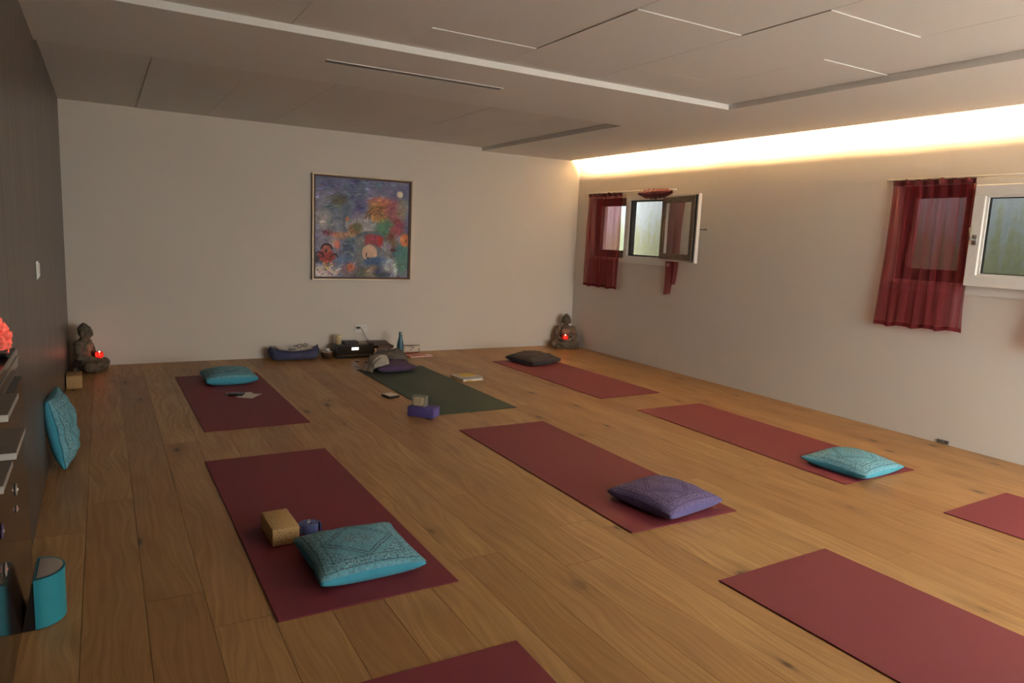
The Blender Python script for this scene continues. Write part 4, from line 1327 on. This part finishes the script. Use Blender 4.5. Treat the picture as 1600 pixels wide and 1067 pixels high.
# ================================================================== LEFT WALL
t_ = thing('light_switch', 'small white light switch on the dark left wall', 'switch', (XL, 4.19, 1.00))
B().box(0, 0.008, -0.045, 0.045, 0, 0.09, 0.003).obj('plate', 'white', t_)
B().box(0.008, 0.014, -0.030, 0.030, 0.012, 0.078, 0.002).obj('rocker', 'white', t_)

# sideboard with glossy brown front, black top slab and grey pulls
t_ = thing('sideboard', 'glossy dark brown sideboard at the left picture edge with grey pulls', 'cabinet', (XL, 1.2, 0.0))
ox, oy = -XL, -1.2
def P(x0, x1, y0, y1, z0, z1, bev=0.0):
    return B().box(x0 + ox, x1 + ox, y0 + oy, y1 + oy, z0, z1, bev)
b = P(XL + 0.001, -0.262, 1.80, 2.985, 0.001, 0.745)
b.box(XL + 0.001 + ox, -0.262 + ox, -0.4 + oy, 1.80 + oy, 0.001, 0.975)
b.obj('front_panel', 'brownlac', t_)
P(XL + 0.001, -0.170, -0.4, 1.872, 0.977, 1.018, 0.002).obj('top_slab', 'blacklac', t_)
P(-0.170, -0.168, -0.4, 1.862, 0.996, 1.002).obj('silver_trim', 'chrome', t_)
for y0, y1, z in ((1.636, 1.848, 0.922), (1.735, 1.952, 0.817), (1.51, 1.675, 0.820)):
    pu = P(-0.2615, -0.170, y0 + 0.004, y1, z - 0.012, z, 0.001).obj('drawer_pull', 'pull', t_)
    P(-0.2615, -0.170, y0, y0 + 0.004, z - 0.0125, z + 0.0005).obj('end_cap_or_lit_end', 'white', pu)  # window light on the pull's near end, put into its white colour
# flower ornaments stuck on the front
def flower(loc, r, c1, c2, n=6):
    b = B()
    for k in range(n):
        a = 2 * pi * k / n
        b.ell((0.002, cos(a) * r * 0.6, sin(a) * r * 0.6), (0.003, r * 0.42, r * 0.42), seg=8, rings=6)
    o = b.obj('flower_ornament', c1, t_, True)
    o.location = (loc[0] + ox, loc[1] + oy, loc[2])
    B().ell((0.004, 0, 0), (0.004, r * 0.3, r * 0.3), seg=8, rings=6).obj('flower_centre', c2, o, True)
def ornpos(ru, rz_):   # where the sight line with slopes (x/y, z/y) meets the front panel
    y = -0.2615 / ru
    return (-0.2615, y, 1.305 + rz_ * y)
flower(ornpos(-0.1008, -0.326), 0.020, 'pull', 'paper')
flower(ornpos(-0.1013, -0.3502), 0.012, 'pull', 'pink')
flower(ornpos(-0.1170, -0.3757), 0.022, 'plum', 'pull')
flower(ornpos(-0.1160, -0.4248), 0.020, 'pull', 'pink')
# glowing red crystal lamp on the slab
LX, LY, LZ = -0.222, 1.765, 1.0185
t_ = thing('crystal_lamp', 'glowing red crystal basket lamp on the black slab at the left edge', 'lamp', (LX, LY, LZ))
B().lathe([(0, 0), (0.040, 0.0), (0.048, 0.006), (0.053, 0.016), (0.049, 0.016), (0.042, 0.008), (0, 0.006)], 24).obj('dish', 'blackpl', t_, True)
b = B()
rc = random.Random(11)
for i in range(120):
    zz = rc.uniform(0.012, 0.075)
    rr = 0.046 * sqrt(max(0.05, 1 - ((zz - 0.03) / 0.06) ** 2))
    a = rc.uniform(0, 2 * pi)
    s_ = rc.uniform(0.007, 0.012)
    M_ = Matrix.Translation((rr * cos(a), rr * sin(a), zz)) @ Matrix.Rotation(rc.uniform(0, 3), 4, Vector((rc.uniform(-1, 1), rc.uniform(-1, 1), 1)).normalized()) @ Matrix.Diagonal((s_, s_ * 0.7, s_ * 1.1, 1))
    bmesh.ops.create_icosphere(b.bm, subdivisions=1, radius=1.0, matrix=M_)
b.ell((0, 0, 0.038), (0.041, 0.041, 0.036), seg=12, rings=8)
o = b.obj('crystals', 'crystal', t_); o['kind'] = 'stuff'

# half-round teal bin standing against the glossy front
t_ = thing('waste_bin', 'small teal bin with a steel swing lid against the glossy sideboard front', 'bin', (-0.226, 2.640, 0.0))
BR, BH = 0.082, 0.166
def dpro(r, n=24, flat=0.0):
    return [(flat + (r) * cos(-pi / 2 + pi * i / n), r * 1.12 * sin(-pi / 2 + pi * i / n)) for i in range(n + 1)]
b = B()
b.prism(dpro(BR), 0.004, BH - 0.004)
o = b.obj('shell', 'binteal', t_); autosmooth(o, 40)
b = B(); outer, inner = dpro(BR + 0.001), dpro(BR - 0.008, 24, 0.004)
for z0, z1 in ((BH - 0.004, BH + 0.003),):
    vo = [[b.bm.verts.new((x, y, z)) for x, y in outer] for z in (z0, z1)]
    vi = [[b.bm.verts.new((x, y, z)) for x, y in inner] for z in (z0, z1)]
    n = len(outer)
    for i in range(n):
        j = (i + 1) % n
        b.bm.faces.new((vo[0][i], vo[0][j], vo[1][j], vo[1][i])); b.bm.faces.new((vi[0][j], vi[0][i], vi[1][i], vi[1][j]))
        b.bm.faces.new((vo[1][i], vo[1][j], vi[1][j], vi[1][i])); b.bm.faces.new((vo[0][j], vo[0][i], vi[0][i], vi[0][j]))
b.obj('rim', 'binteal', t_)
b = B()
ring_ = dpro(BR - 0.013, 20, 0.008)
c_ = b.bm.verts.new((0.030, 0, BH + 0.013))
vs_ = [b.bm.verts.new((x, y, BH + 0.003 + 0.004 * (1 - abs(y) / 0.1))) for x, y in ring_]
for i in range(len(vs_)):
    b.bm.faces.new((c_, vs_[i], vs_[(i + 1) % len(vs_)]))
b.obj('swing_lid', 'lidsteel', t_, True)
B().prism(dpro(BR - 0.004), 0.0, 0.005).obj('foot', 'blackpl', t_)
b = B()
q = [(-0.0345, -0.088), (0.0, -0.088), (0.0, 0.088), (-0.0345, 0.088)]
lo = [b.bm.verts.new((x, y, 0.001)) for x, y in q]
hi = [b.bm.verts.new((x * 0.15, y, BH - 0.01)) for x, y in q]
b.bm.faces.new(lo[::-1]); b.bm.faces.new(hi)
for i in range(4): b.bm.faces.new((lo[i], lo[(i + 1) % 4], hi[(i + 1) % 4], hi[i]))
b.obj('back_bracket', 'blackpl', t_)

# ================================================================== RIGHT WALL FOOT
t_ = thing('cable_cover', 'small grey cable outlet cover at the foot of the right wall', 'outlet', (XR, 2.66, 0.006))
B().box(-0.010, 0, -0.042, 0.042, 0, 0.024, 0.003).obj('plate', 'greymetal', t_)
B().box(-0.013, -0.010, -0.012, 0.012, 0.006, 0.018, 0.001).obj('latch', 'pull', t_)
